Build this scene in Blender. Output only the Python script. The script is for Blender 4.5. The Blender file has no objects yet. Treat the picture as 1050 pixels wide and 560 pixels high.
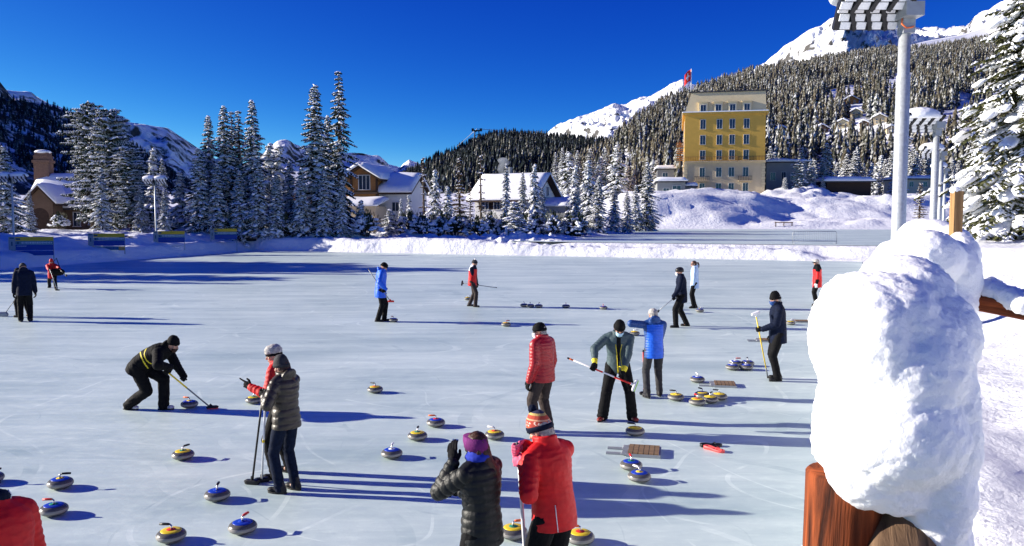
import bpy, math, random
import numpy as np
from mathutils import Vector, Matrix
R = math.radians
V = Vector
sc = bpy.context.scene
col = sc.collection
rng = random.Random(7)

# ------------------------------------------------------------------ camera
CAM_H = 3.25
FPX = 830.0
PITCH = math.atan(57 / FPX)
CAM = V((0, 0, CAM_H))
def ray(px, py):
    a, b = (px - 525) / FPX, (py - 280) / FPX
    f = V((0, math.cos(PITCH), -math.sin(PITCH))); u = V((0, math.sin(PITCH), math.cos(PITCH)))
    return f + V((1, 0, 0)) * a - u * b
def gp(px, py, z=0.0):                      # point of the ground plane z seen at a photo pixel
    d = ray(px, py); t = (z - CAM_H) / d.z
    return CAM + d * t
def atY(px, py, Y):
    d = ray(px, py)
    return CAM + d * (Y / d.y)
cd = bpy.data.cameras.new('camera'); cam = bpy.data.objects.new('camera', cd); col.objects.link(cam)
cam.location = CAM; cam.rotation_euler = (math.pi / 2 - PITCH, 0, 0)
cd.sensor_width = 36; cd.lens = 36 * FPX / 1050; cd.clip_end = 20000; cd.clip_start = 0.05
sc.camera = cam

# ------------------------------------------------------------------ light
SUN_EL, SUN_AZ = R(17.0), R(8.0)            # shadows run to +x and a little towards the camera
TO_SUN = V((-math.cos(SUN_EL) * math.cos(SUN_AZ), math.cos(SUN_EL) * math.sin(SUN_AZ), math.sin(SUN_EL)))
sl = bpy.data.lights.new('sun', 'SUN'); sl.energy = 5.0; sl.angle = R(0.5); sl.color = (1.0, 0.92, 0.80)
so = bpy.data.objects.new('sun', sl); col.objects.link(so)
so.rotation_euler = TO_SUN.to_track_quat('Z', 'Y').to_euler()
w = bpy.data.worlds.new("World"); sc.world = w; w.use_nodes = True
nt = w.node_tree; bg = nt.nodes['Background']
sky = nt.nodes.new('ShaderNodeTexSky'); sky.sky_type = 'NISHITA'; sky.sun_disc = False
sky.sun_elevation = SUN_EL; sky.sun_rotation = math.atan2(TO_SUN.x, TO_SUN.y)
sky.altitude = 6000; sky.air_density = 1.0; sky.dust_density = 0.0; sky.ozone_density = 10.0
# the photograph's sky falls off from pale to deep blue faster than the model sky: a gentle curve per channel
sep = nt.nodes.new('ShaderNodeSeparateColor'); cmb = nt.nodes.new('ShaderNodeCombineColor'); nt.links.new(sky.outputs[0], sep.inputs[0])
for i, (k, p, top) in enumerate(((8.0, 3.5, 1.3), (0.545, 2.1, 4.4), (1.16, 0.76, 5.0))):
    a = nt.nodes.new('ShaderNodeMath'); a.operation = 'POWER'; a.inputs[1].default_value = p; nt.links.new(sep.outputs[i], a.inputs[0])
    b = nt.nodes.new('ShaderNodeMath'); b.operation = 'MULTIPLY'; b.inputs[1].default_value = k; nt.links.new(a.outputs[0], b.inputs[0])
    c = nt.nodes.new('ShaderNodeMath'); c.operation = 'MINIMUM'; c.inputs[1].default_value = top; nt.links.new(b.outputs[0], c.inputs[0]); nt.links.new(c.outputs[0], cmb.inputs[i])
nt.links.new(cmb.outputs[0], bg.inputs['Color'])
bg.inputs['Strength'].default_value = 0.10
sc.view_settings.view_transform = 'Standard'; sc.view_settings.look = 'None'
sc.view_settings.gamma = 1; sc.view_settings.exposure = 1.0
sc.cycles.max_bounces = 6; sc.cycles.diffuse_bounces = 3; sc.cycles.glossy_bounces = 3
sc.cycles.transparent_max_bounces = 6

# ------------------------------------------------------------------ materials
M = {}
def mat(name, c, rough=0.8, var=0.12, scale=8.0, bump=0.0, bscale=None, spec=0.3, metal=0.0, c2=None, coat=0.0, sheen=0.0, sss=0.0):
    if name in M: return M[name]
    m = bpy.data.materials.new(name); m.use_nodes = True
    n = m.node_tree; b = n.nodes['Principled BSDF']
    b.inputs['Roughness'].default_value = rough; b.inputs['Metallic'].default_value = metal
    b.inputs['Specular IOR Level'].default_value = spec
    b.inputs['Coat Weight'].default_value = coat
    b.inputs['Sheen Weight'].default_value = sheen
    if sss:
        b.inputs['Subsurface Weight'].default_value = sss; b.inputs['Subsurface Scale'].default_value = 0.03
        b.inputs['Subsurface Radius'].default_value = (1, 1, 1)
    tc = n.nodes.new('ShaderNodeTexCoord')
    nz = n.nodes.new('ShaderNodeTexNoise'); nz.inputs['Scale'].default_value = scale; nz.inputs['Detail'].default_value = 5
    n.links.new(tc.outputs['Object'], nz.inputs['Vector'])
    rp = n.nodes.new('ShaderNodeValToRGB'); rp.color_ramp.elements[0].position = 0.3; rp.color_ramp.elements[1].position = 0.7
    cc = c2 if c2 else tuple(min(1, x * (1 + var)) for x in c)
    rp.color_ramp.elements[0].color = tuple(x * (1 - var) for x in c) + (1,) if not c2 else tuple(c) + (1,)
    rp.color_ramp.elements[1].color = tuple(cc) + (1,)
    n.links.new(nz.outputs[0], rp.inputs[0]); n.links.new(rp.outputs[0], b.inputs['Base Color'])
    if bump:
        n2 = n.nodes.new('ShaderNodeTexNoise'); n2.inputs['Scale'].default_value = bscale or scale * 3; n2.inputs['Detail'].default_value = 6
        n.links.new(tc.outputs['Object'], n2.inputs['Vector'])
        bp = n.nodes.new('ShaderNodeBump'); bp.inputs['Strength'].default_value = 1.0; bp.inputs['Distance'].default_value = bump
        n.links.new(n2.outputs[0], bp.inputs['Height']); n.links.new(bp.outputs[0], b.inputs['Normal'])
    M[name] = m
    return m
def math_node(n, op, a=None, b=None):
    x = n.nodes.new('ShaderNodeMath'); x.operation = op
    for i, v in enumerate((a, b)):
        if v is None: continue
        if isinstance(v, (int, float)): x.inputs[i].default_value = v
        else: n.links.new(v, x.inputs[i])
    return x.outputs[0]

mat('snow', (0.84, 0.86, 0.90), 0.55, 0.04, 1.5, 0.03, 5, spec=0.25)
mat('snow_rough', (0.82, 0.845, 0.88), 0.6, 0.05, 2.0, 0.10, 3.5, spec=0.2)
mat('snow_cap', (0.88, 0.89, 0.91), 0.6, 0.03, 6, 0.004, 110, spec=0.3, sss=0.6)
mat('snow_fluff', (0.86, 0.875, 0.90), 0.6, 0.03, 3, 0.0, spec=0.2)
mat('needles', (0.018, 0.030, 0.018), 0.75, 0.3, 3.0, spec=0.15, c2=(0.05, 0.065, 0.03))
mat('needles_light', (0.045, 0.055, 0.022), 0.75, 0.3, 3.0, spec=0.15, c2=(0.12, 0.12, 0.05))
mat('larch', (0.10, 0.065, 0.035), 0.8, 0.3, 3.0, spec=0.1, c2=(0.16, 0.11, 0.06))
mat('bark', (0.07, 0.05, 0.035), 0.9, 0.3, 5, 0.02, 20, c2=(0.13, 0.10, 0.075))
mat('cloth_black', (0.006, 0.006, 0.007), 0.8, 0.3, 20, 0.004, 60, spec=.12)
mat('cloth_navy', (0.005, 0.009, 0.026), 0.8, 0.3, 20, 0.004, 60, spec=.12)
mat('cloth_denim', (0.006, 0.011, 0.028), 0.85, 0.3, 30, 0.004, 60, spec=.12)
mat('cloth_grey', (0.03, 0.03, 0.034), 0.8, 0.25, 20, 0.004, 60)
mat('cloth_brown', (0.035, 0.024, 0.022), 0.8, 0.25, 20, 0.004, 60)
mat('cloth_red', (0.60, 0.008, 0.010), 0.6, 0.12, 12, 0.006, 25, spec=0.3)
mat('cloth_darkred', (0.36, 0.012, 0.018), 0.4, 0.15, 12, 0.006, 30, spec=0.4)
mat('cloth_blue', (0.012, 0.12, 0.72), 0.45, 0.12, 12, 0.006, 25, spec=0.35)
mat('cloth_darkblue', (0.015, 0.06, 0.22), 0.5, 0.15, 12, 0.006, 25, spec=0.3)
mat('cloth_paleblue', (0.42, 0.58, 0.80), 0.6, 0.08, 12, 0.006, 25)
mat('cloth_white', (0.75, 0.75, 0.75), 0.7, 0.05, 12)
mat('cloth_teal', (0.055, 0.088, 0.098), 0.6, 0.12, 12, 0.006, 25)
mat('cloth_olive', (0.042, 0.033, 0.023), 0.42, 0.15, 12, 0.006, 30, spec=0.4)
mat('cloth_blackpuff', (0.008, 0.009, 0.009), 0.5, 0.15, 12, 0.006, 30, spec=0.28)
mat('cloth_yellow', (0.75, 0.62, 0.03), 0.6, 0.05)
mat('cloth_purple', (0.16, 0.015, 0.14), 0.8, 0.15, 30, 0.004, 90)
mat('cloth_royal', (0.01, 0.03, 0.35), 0.8, 0.15, 30)
mat('cloth_pink', (0.70, 0.12, 0.22), 0.7, 0.15, 30)
mat('cloth_palegrey', (0.42, 0.40, 0.38), 0.9, 0.3, 25, 0.01, 60)
mat('cloth_mask', (0.40, 0.62, 0.75), 0.8, 0.04)
mat('skin', (0.50, 0.27, 0.19), 0.5, 0.1, 15, spec=0.35, sss=0.08)
mat('hair', (0.05, 0.018, 0.010), 0.5, 0.4, 60, 0.004, 90)
mat('hair_grey', (0.30, 0.28, 0.26), 0.6, 0.3, 60)
mat('eye', (0.01, 0.01, 0.01), 0.2, 0)
mat('lips', (0.35, 0.10, 0.09), 0.5, 0.05)
mat('boot_red', (0.22, 0.03, 0.025), 0.5, 0.3, 20)
mat('boot_black', (0.015, 0.015, 0.016), 0.6, 0.2, 20)
mat('boot_white', (0.55, 0.56, 0.58), 0.6, 0.1, 20)
mat('metal_grey', (0.33, 0.35, 0.37), 0.5, 0.08, 10, metal=0.4)
mat('metal_galv', (0.46, 0.49, 0.51), 0.5, 0.16, 22, 0.0015, 40, metal=0.35, spec=0.4)
mat('metal_dark', (0.02, 0.02, 0.022), 0.5, 0.1, 10)
mat('lamp_glass', (0.80, 0.81, 0.83), 0.3, 0.04, 30, spec=0.5)
mat('chrome', (0.55, 0.55, 0.57), 0.25, 0.03, metal=0.9)
mat('plastic_black', (0.015, 0.015, 0.017), 0.4, 0.1)
mat('plastic_red', (0.65, 0.03, 0.02), 0.4, 0.1)
mat('plastic_redpink', (0.80, 0.10, 0.10), 0.45, 0.05)
mat('plastic_orange', (0.80, 0.16, 0.04), 0.4, 0.1)
mat('plastic_yellow', (0.80, 0.58, 0.03), 0.35, 0.06)
mat('plastic_blue', (0.012, 0.05, 0.45), 0.35, 0.06)
mat('plastic_green', (0.02, 0.22, 0.13), 0.35, 0.06)
mat('plastic_lime', (0.40, 0.75, 0.10), 0.5, 0.1)
mat('plastic_white', (0.75, 0.75, 0.76), 0.4, 0.05)
mat('shaft_grey', (0.16, 0.18, 0.20), 0.35, 0.05)
mat('plaster_yellow', (0.60, 0.36, 0.07), 0.85, 0.05, 1.0)
mat('plaster_beige', (0.56, 0.45, 0.29), 0.85, 0.05, 1.0)
mat('plaster_cream', (0.64, 0.53, 0.33), 0.85, 0.05, 1.0)
mat('plaster_white', (0.70, 0.70, 0.68), 0.85, 0.04, 1.0)
mat('plaster_grey', (0.24, 0.25, 0.25), 0.85, 0.06, 1.0)
mat('plaster_brown', (0.15, 0.095, 0.060), 0.85, 0.1, 1.5)
mat('wood_dark', (0.05, 0.028, 0.018), 0.8, 0.2, 4)
mat('wood_orange', (0.30, 0.14, 0.045), 0.75, 0.2, 4, 0.004, 30)
mat('roof_dark', (0.05, 0.05, 0.055), 0.8, 0.1)
mat('glass_dark', (0.02, 0.035, 0.06), 0.12, 0.1, 3, spec=0.7)
mat('frame_white', (0.65, 0.65, 0.63), 0.6, 0.05)
mat('brick_brown', (0.17, 0.10, 0.07), 0.9, 0.25, 6)

# granite of the stones: speckled grey with a paler striking band
def granite():
    m = mat('granite', (0.11, 0.105, 0.095), 0.32, 0.25, 120, spec=0.5)
    n = m.node_tree; b = n.nodes['Principled BSDF']
    rp = [x for x in n.nodes if x.bl_idname == 'ShaderNodeValToRGB'][0]
    tc = [x for x in n.nodes if x.bl_idname == 'ShaderNodeTexCoord'][0]
    sx = n.nodes.new('ShaderNodeSeparateXYZ'); n.links.new(tc.outputs['Object'], sx.inputs[0])
    d = math_node(n, 'ABSOLUTE', math_node(n, 'SUBTRACT', sx.outputs[2], 0.062))
    msk = math_node(n, 'LESS_THAN', d, 0.016)
    mx = n.nodes.new('ShaderNodeMix'); mx.data_type = 'RGBA'
    n.links.new(msk, mx.inputs[0]); n.links.new(rp.outputs[0], mx.inputs[6]); mx.inputs[7].default_value = (0.26, 0.25, 0.23, 1)
    n.links.new(mx.outputs[2], b.inputs['Base Color'])
    r2 = math_node(n, 'ADD', math_node(n, 'MULTIPLY', msk, 0.3), 0.25); n.links.new(r2, b.inputs['Roughness'])
granite()

def ice_mat():
    m = bpy.data.materials.new('ice'); m.use_nodes = True; M['ice'] = m
    n = m.node_tree; b = n.nodes['Principled BSDF']
    g = n.nodes.new('ShaderNodeNewGeometry')
    def noise(scale, detail=4, stretch=None, dist=0.0, rough=0.5, rot=0):
        mp = n.nodes.new('ShaderNodeMapping'); n.links.new(g.outputs['Position'], mp.inputs[0])
        if stretch: mp.inputs['Scale'].default_value = stretch
        mp.inputs['Rotation'].default_value = (0, 0, rot)
        x = n.nodes.new('ShaderNodeTexNoise'); x.inputs['Scale'].default_value = scale; x.inputs['Detail'].default_value = detail
        x.inputs['Distortion'].default_value = dist; x.inputs['Roughness'].default_value = rough
        n.links.new(mp.outputs[0], x.inputs['Vector']); return x.outputs[0]
    def ramp(v, a, bb, lo, hi):
        r = n.nodes.new('ShaderNodeMapRange'); n.links.new(v, r.inputs[0])
        for i, q in enumerate((a, bb, lo, hi)): r.inputs[i + 1].default_value = q
        return r.outputs[0]
    streak = noise(0.35, 6, (0.35, 2.0, 1), 0.3, 0.6, R(-14))
    streak2 = noise(1.2, 5, (0.25, 2.2, 1), 0.4, 0.6, R(22))
    patch = noise(0.22, 6, None, 0.5, 0.6)
    frost = noise(5.0, 7, (0.7, 1.6, 1), 0.3, 0.7, R(12))
    base = math_node(n, 'ADD', math_node(n, 'ADD', ramp(streak, .3, .7, -0.10, 0.09), ramp(streak2, .3, .7, -0.06, 0.06)), ramp(patch, .3, .7, -0.08, 0.08))
    base = math_node(n, 'ADD', base, ramp(frost, .50, .68, 0, 0.07))
    # thin curling scratch arcs: level lines of smooth noises
    for sc_, lvl, wd, amt, dd in ((0.23, 0.5, 0.0035, 0.11, 0.0), (0.33, 0.44, 0.003, 0.10, 0.2), (0.16, 0.53, 0.003, 0.10, 0.0), (0.5, 0.57, 0.004, -0.07, 0.4), (0.13, 0.47, 0.007, -0.08, 0.0), (0.2, 0.42, 0.012, -0.05, 0.1), (0.27, 0.60, 0.010, 0.06, 0.1)):
        q = noise(sc_, 0.0, None, dd, rot=R(40 * sc_ * 10))
        line = math_node(n, 'LESS_THAN', math_node(n, 'ABSOLUTE', math_node(n, 'SUBTRACT', q, lvl)), wd)
        brk = ramp(noise(1.3 + sc_, 3), .45, .6, 0, 1)
        base = math_node(n, 'ADD', base, math_node(n, 'MULTIPLY', math_node(n, 'MULTIPLY', line, brk), amt))
    base = math_node(n, 'ADD', base, 0.58)
    cr = n.nodes.new('ShaderNodeValToRGB')
    cr.color_ramp.elements[0].position = 0.42; cr.color_ramp.elements[0].color = (0.39, 0.51, 0.51, 1)
    cr.color_ramp.elements[1].position = 0.78; cr.color_ramp.elements[1].color = (0.78, 0.89, 0.83, 1)
    n.links.new(base, cr.inputs[0]); n.links.new(cr.outputs[0], b.inputs['Base Color'])
    b.inputs['Specular IOR Level'].default_value = 0.42
    n.links.new(ramp(frost, .3, .7, .34, .55), b.inputs['Roughness'])
    bp = n.nodes.new('ShaderNodeBump'); bp.inputs['Strength'].default_value = 0.5; bp.inputs['Distance'].default_value = 0.01
    n.links.new(noise(3.0, 6, None, 0.2, .65), bp.inputs['Height']); n.links.new(bp.outputs[0], b.inputs['Normal'])
ice_mat()

def wood_mat(name, c1, c2, scale=6.0, axis='Z'):
    m = bpy.data.materials.new(name); m.use_nodes = True; M[name] = m
    n = m.node_tree; b = n.nodes['Principled BSDF']
    tc = n.nodes.new('ShaderNodeTexCoord'); mp = n.nodes.new('ShaderNodeMapping'); n.links.new(tc.outputs['Object'], mp.inputs[0])
    s = [scale * 4, scale * 4, scale * 4]; s['XYZ'.index(axis)] = scale * 0.35
    mp.inputs['Scale'].default_value = s
    nz = n.nodes.new('ShaderNodeTexNoise'); nz.inputs['Scale'].default_value = 1.0; nz.inputs['Detail'].default_value = 7; nz.inputs['Distortion'].default_value = 1.1; nz.inputs['Roughness'].default_value = 0.62
    n.links.new(mp.outputs[0], nz.inputs['Vector'])
    rp = n.nodes.new('ShaderNodeValToRGB'); rp.color_ramp.elements[0].position = 0.36; rp.color_ramp.elements[1].position = 0.66
    rp.color_ramp.elements[0].color = c1 + (1,); rp.color_ramp.elements[1].color = c2 + (1,)
    n.links.new(nz.outputs[0], rp.inputs[0]); n.links.new(rp.outputs[0], b.inputs['Base Color'])
    bp = n.nodes.new('ShaderNodeBump'); bp.inputs['Strength'].default_value = 1.0; bp.inputs['Distance'].default_value = 0.012
    n.links.new(nz.outputs[0], bp.inputs['Height']); n.links.new(bp.outputs[0], b.inputs['Normal'])
    b.inputs['Roughness'].default_value = 0.8; b.inputs['Specular IOR Level'].default_value = 0.15
wood_mat('log_wood', (0.03, 0.009, 0.005), (0.34, 0.080, 0.024), 4.5)
wood_mat('log_grey', (0.06, 0.035, 0.022), (0.20, 0.125, 0.075), 5.0)
wood_mat('stake_wood', (0.22, 0.12, 0.05), (0.45, 0.27, 0.12), 4.0)

def coir():
    m = bpy.data.materials.new('coir'); m.use_nodes = True; M['coir'] = m
    n = m.node_tree; b = n.nodes['Principled BSDF']; tc = n.nodes.new('ShaderNodeTexCoord')
    br = n.nodes.new('ShaderNodeTexBrick'); n.links.new(tc.outputs['Object'], br.inputs['Vector'])
    br.inputs['Color1'].default_value = (0.33, 0.20, 0.10, 1); br.inputs['Color2'].default_value = (0.24, 0.14, 0.07, 1); br.inputs['Mortar'].default_value = (0.06, 0.035, 0.02, 1)
    br.inputs['Scale'].default_value = 7; br.inputs['Mortar Size'].default_value = 0.05; br.offset = 0
    n.links.new(br.outputs[0], b.inputs['Base Color']); b.inputs['Roughness'].default_value = 0.9
coir()

def knit_mat():      # bobble hat: navy cuff, red and pale bands with small marks
    m = bpy.data.materials.new('knit_bands'); m.use_nodes = True; M['knit_bands'] = m
    n = m.node_tree; b = n.nodes['Principled BSDF']; tc = n.nodes.new('ShaderNodeTexCoord')
    sx = n.nodes.new('ShaderNodeSeparateXYZ'); n.links.new(tc.outputs['Generated'], sx.inputs[0])
    rp = n.nodes.new('ShaderNodeValToRGB'); rp.color_ramp.interpolation = 'CONSTANT'
    st = [(0, (0.012, 0.014, 0.05)), (0.26, (0.55, 0.10, 0.04)), (0.34, (0.42, 0.05, 0.03)), (0.60, (0.7, 0.35, 0.2)), (0.66, (0.45, 0.06, 0.03)), (0.80, (0.55, 0.38, 0.12)), (0.88, (0.02, 0.02, 0.06))]
    e = rp.color_ramp.elements
    e[0].position, e[0].color = st[0][0], st[0][1] + (1,); e[1].position, e[1].color = st[1][0], st[1][1] + (1,)
    for p, c in st[2:]:
        x = e.new(p); x.color = c + (1,)
    n.links.new(sx.outputs[2], rp.inputs[0])
    nz = n.nodes.new('ShaderNodeTexNoise'); nz.inputs['Scale'].default_value = 45; n.links.new(tc.outputs['Object'], nz.inputs['Vector'])
    gt = math_node(n, 'GREATER_THAN', nz.outputs[0], 0.60)
    band = math_node(n, 'MULTIPLY', math_node(n, 'GREATER_THAN', sx.outputs[2], 0.36), math_node(n, 'LESS_THAN', sx.outputs[2], 0.58))
    mx = n.nodes.new('ShaderNodeMix'); mx.data_type = 'RGBA'; n.links.new(math_node(n, 'MULTIPLY', gt, band), mx.inputs[0])
    n.links.new(rp.outputs[0], mx.inputs[6]); mx.inputs[7].default_value = (0.8, 0.6, 0.5, 1); n.links.new(mx.outputs[2], b.inputs['Base Color'])
    b.inputs['Roughness'].default_value = 0.9
    bp = n.nodes.new('ShaderNodeBump'); bp.inputs['Distance'].default_value = 0.004; n.links.new(nz.outputs[0], bp.inputs['Height']); n.links.new(bp.outputs[0], b.inputs['Normal'])
knit_mat()

# ------------------------------------------------------------------ object helpers
def tag(o, label=None, cat=None, group=None, kind=None):
    if label: o['label'] = label
    if cat: o['category'] = cat
    if group: o['group'] = group
    if kind: o['kind'] = kind
    return o
def empty(name, loc=(0, 0, 0), rz=0.0):
    o = bpy.data.objects.new(name, None); col.objects.link(o); o.location = loc; o.rotation_euler = (0, 0, rz)
    o.empty_display_size = 0.1
    return o
def thing(name, label, cat, loc=(0, 0, 0), rz=0.0, group=None):
    return tag(empty(name, loc, rz), label, cat, group)
def link(name, me, parent=None):
    o = bpy.data.objects.new(name, me); col.objects.link(o)
    if parent: o.parent = parent
    return o
def copy_tree(o, parent=None):
    c = o.copy(); col.objects.link(c)
    if parent is not None: c.parent = parent
    for ch in list(o.children): copy_tree(ch, c)
    return c
def np_mesh(name, verts, faces_flat, loop_tot, mats, midx=None, smooth=False):
    me = bpy.data.meshes.new(name)
    verts = np.asarray(verts, dtype=np.float32); faces_flat = np.asarray(faces_flat, dtype=np.int32); loop_tot = np.asarray(loop_tot, dtype=np.int32)
    me.vertices.add(len(verts)); me.vertices.foreach_set('co', verts.ravel())
    me.loops.add(len(faces_flat)); me.loops.foreach_set('vertex_index', faces_flat)
    me.polygons.add(len(loop_tot))
    st = np.zeros(len(loop_tot), dtype=np.int32); st[1:] = np.cumsum(loop_tot)[:-1]
    me.polygons.foreach_set('loop_start', st)
    for m in mats: me.materials.append(m)
    if midx is not None: me.polygons.foreach_set('material_index', np.asarray(midx, dtype=np.int32))
    if smooth: me.polygons.foreach_set('use_smooth', np.ones(len(loop_tot), dtype=bool))
    me.update(calc_edges=True); me.validate()
    return me

class MB:
    def __init__(s): s.v = []; s.f = []; s.m = []; s.mi = 0
    def mat(s, i): s.mi = i; return s
    def face(s, idx): s.f.append(tuple(idx)); s.m.append(s.mi)
    def quad(s, a, b, c, d):
        k = len(s.v); s.v += [tuple(a), tuple(b), tuple(c), tuple(d)]; s.face((k, k + 1, k + 2, k + 3)); return s
    def box(s, c, size, rot=None, taper=1.0):
        k = len(s.v); c = V(c); x, y, z = [q / 2 for q in size]
        for dz in (-1, 1):
            t = taper if dz > 0 else 1
            for dx, dy in ((-1, -1), (1, -1), (1, 1), (-1, 1)):
                p = V((dx * x * t, dy * y * t, dz * z))
                if rot is not None: p = rot @ p
                s.v.append(tuple(c + p))
        for f in ((3, 2, 1, 0), (4, 5, 6, 7), (0, 1, 5, 4), (1, 2, 6, 5), (2, 3, 7, 6), (3, 0, 4, 7)): s.face([k + i for i in f])
        return s
    def loft(s, rings, cap=True):          # rings: lists of points of one length
        n = len(rings[0]); k = len(s.v)
        for r in rings: s.v += [tuple(p) for p in r]
        for i in range(len(rings) - 1):
            for j in range(n):
                a = k + i * n + j; b = k + i * n + (j + 1) % n
                s.face((a, b, b + n, a + n))
        if cap:
            s.face([k + j for j in range(n)][::-1]); e = k + (len(rings) - 1) * n
            s.face([e + j for j in range(n)])
        return s
    def tube(s, pts, radii, n=10, flat=(1, 1), up=None):
        pts = [V(p) for p in pts]
        if isinstance(radii, (int, float)): radii = [radii] * len(pts)
        rings = []; prev = None
        for i, p in enumerate(pts):
            d = (pts[min(i + 1, len(pts) - 1)] - pts[max(i - 1, 0)]).normalized()
            if prev is None:
                q = V(up) if up is not None else (V((0, 0, 1)) if abs(d.z) < 0.9 else V((1, 0, 0)))
                a = (q - d * q.dot(d)).normalized()
            else: a = (prev - d * prev.dot(d)).normalized()
            prev = a; b = d.cross(a)
            rings.append([p + (a * math.cos(t) * flat[0] + b * math.sin(t) * flat[1]) * radii[i] for t in [2 * math.pi * j / n for j in range(n)]])
        return s.loft(rings)
    def capsule(s, a, b, ra, rb, n=12):
        a, b = V(a), V(b); d = (b - a); L = d.length; d = d.normalized() if L > 1e-6 else V((0, 0, 1))
        P, Q = [], []
        for t in (80, 60, 35, 12): P.append(a - d * ra * math.sin(R(t))); Q.append(ra * math.cos(R(t)))
        for t in (12, 35, 60, 80): P.append(b + d * rb * math.sin(R(t))); Q.append(rb * math.cos(R(t)))
        return s.tube(P, Q, n)
    def ell(s, c, ax, ay, az, n=14, m=9):
        c = V(c); rings = []
        for i in range(m):
            t = math.pi * (i + 0.35) / (m - 0.3) - math.pi / 2
            rings.append([c + V(az) * math.sin(t) + (V(ax) * math.cos(p) + V(ay) * math.sin(p)) * math.cos(t) for p in [2 * math.pi * j / n for j in range(n)]])
        return s.loft(rings)
    def lathe(s, prof, n=32, c=(0, 0, 0), cap=True):
        c = V(c)
        return s.loft([[c + V((r * math.cos(t), r * math.sin(t), z)) for t in [2 * math.pi * j / n for j in range(n)]] for r, z in prof], cap)
    def mesh(s, name, mats, smooth=True):
        me = bpy.data.meshes.new(name); me.from_pydata(s.v, [], s.f)
        for m in (mats if isinstance(mats, (list, tuple)) else [mats]): me.materials.append(M[m])
        me.polygons.foreach_set('material_index', s.m)
        if smooth: me.polygons.foreach_set('use_smooth', [True] * len(me.polygons))
        me.update(); return me
    def build(s, name, mats, parent=None, smooth=False):
        return link(name, s.mesh(name, mats, smooth), parent)
def smooth_angle(o, deg=40):
    me = o.data
    try: me.set_sharp_from_angle(angle=R(deg))
    except Exception: pass

def remesh(mb, voxel, name, mats, smooth=4, disp=None, paint=None):
    me = mb.mesh('tmp', mats, True)
    o = bpy.data.objects.new('tmp', me); col.objects.link(o)
    r = o.modifiers.new('r', 'REMESH'); r.mode = 'VOXEL'; r.voxel_size = voxel; r.use_smooth_shade = True
    if smooth:
        q = o.modifiers.new('s', 'SMOOTH'); q.iterations = smooth; q.factor = 0.5
    dg = bpy.context.evaluated_depsgraph_get(); dg.update()
    out = bpy.data.meshes.new_from_object(o.evaluated_get(dg))
    bpy.data.objects.remove(o); bpy.data.meshes.remove(me)
    out.name = name
    if disp is not None or paint is not None:
        n = len(out.vertices); co = np.empty(n * 3, np.float32); out.vertices.foreach_get('co', co); co = co.reshape(-1, 3)
        no = np.empty(n * 3, np.float32); out.vertices.foreach_get('normal', no); no = no.reshape(-1, 3)
        co0 = co.copy()
        if disp is not None:
            co = co + no * disp(co)[:, None]; out.vertices.foreach_set('co', co.ravel().astype(np.float32))
        if paint is not None:
            fc = np.empty(len(out.polygons) * 3, np.float32); out.polygons.foreach_get('center', fc); fc = fc.reshape(-1, 3)
            out.materials.clear()
            for m in (mats if isinstance(mats, (list, tuple)) else [mats]): out.materials.append(M[m])
            out.polygons.foreach_set('material_index', paint(fc).astype(np.int32))
    if paint is None:
        out.materials.clear()
        for m in (mats if isinstance(mats, (list, tuple)) else [mats]): out.materials.append(M[m])
    out.polygons.foreach_set('use_smooth', np.ones(len(out.polygons), dtype=bool))
    out.update()
    return out

# vectorised value noise
def _h(ix, iy, iz, seed):
    with np.errstate(over='ignore'):
        h = (ix.astype(np.int64) * 374761393 + iy.astype(np.int64) * 668265263 + iz.astype(np.int64) * 2147483647 + seed * 974711) & 0xffffffff
        h = ((h ^ (h >> 13)) * 1274126177) & 0xffffffff
        h = (h ^ (h >> 16)) & 0xffffff
    return h / float(0xffffff)
def vnoise(x, y, z=None, seed=0):
    x = np.asarray(x, float); y = np.asarray(y, float); z = np.zeros_like(x) if z is None else np.asarray(z, float)
    ix, iy, iz = np.floor(x), np.floor(y), np.floor(z); fx, fy, fz = x - ix, y - iy, z - iz
    fx, fy, fz = [f * f * (3 - 2 * f) for f in (fx, fy, fz)]
    r = 0
    for a in (0, 1):
        for b in (0, 1):
            for c in (0, 1):
                r = r + _h(ix + a, iy + b, iz + c, seed) * (fx if a else 1 - fx) * (fy if b else 1 - fy) * (fz if c else 1 - fz)
    return r - 0.5
def fbm(x, y, z=None, oct=4, seed=0, gain=0.5):
    r = 0; a = 1.0; f = 1.0
    for i in range(oct):
        r = r + a * vnoise(x * f, y * f, None if z is None else z * f, seed + i * 17); a *= gain; f *= 2.03
    return r
def sstep(a, b, x):
    t = np.clip((x - a) / (b - a), 0, 1); return t * t * (3 - 2 * t)
# ------------------------------------------------------------------ people
def ik(a, target, l1, l2, pole):
    d = target - a; D = min(d.length, (l1 + l2) * 0.998); dr = d.normalized()
    a1 = (l1 * l1 - l2 * l2 + D * D) / (2 * D); h = math.sqrt(max(1e-6, l1 * l1 - a1 * a1))
    p = V(pole); p = p - dr * p.dot(dr)
    if p.length < 1e-3: p = V((0, 0, -1)) - dr * dr.z * -1
    p.normalize()
    return a + dr * a1 + p * h, a + dr * D

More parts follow.
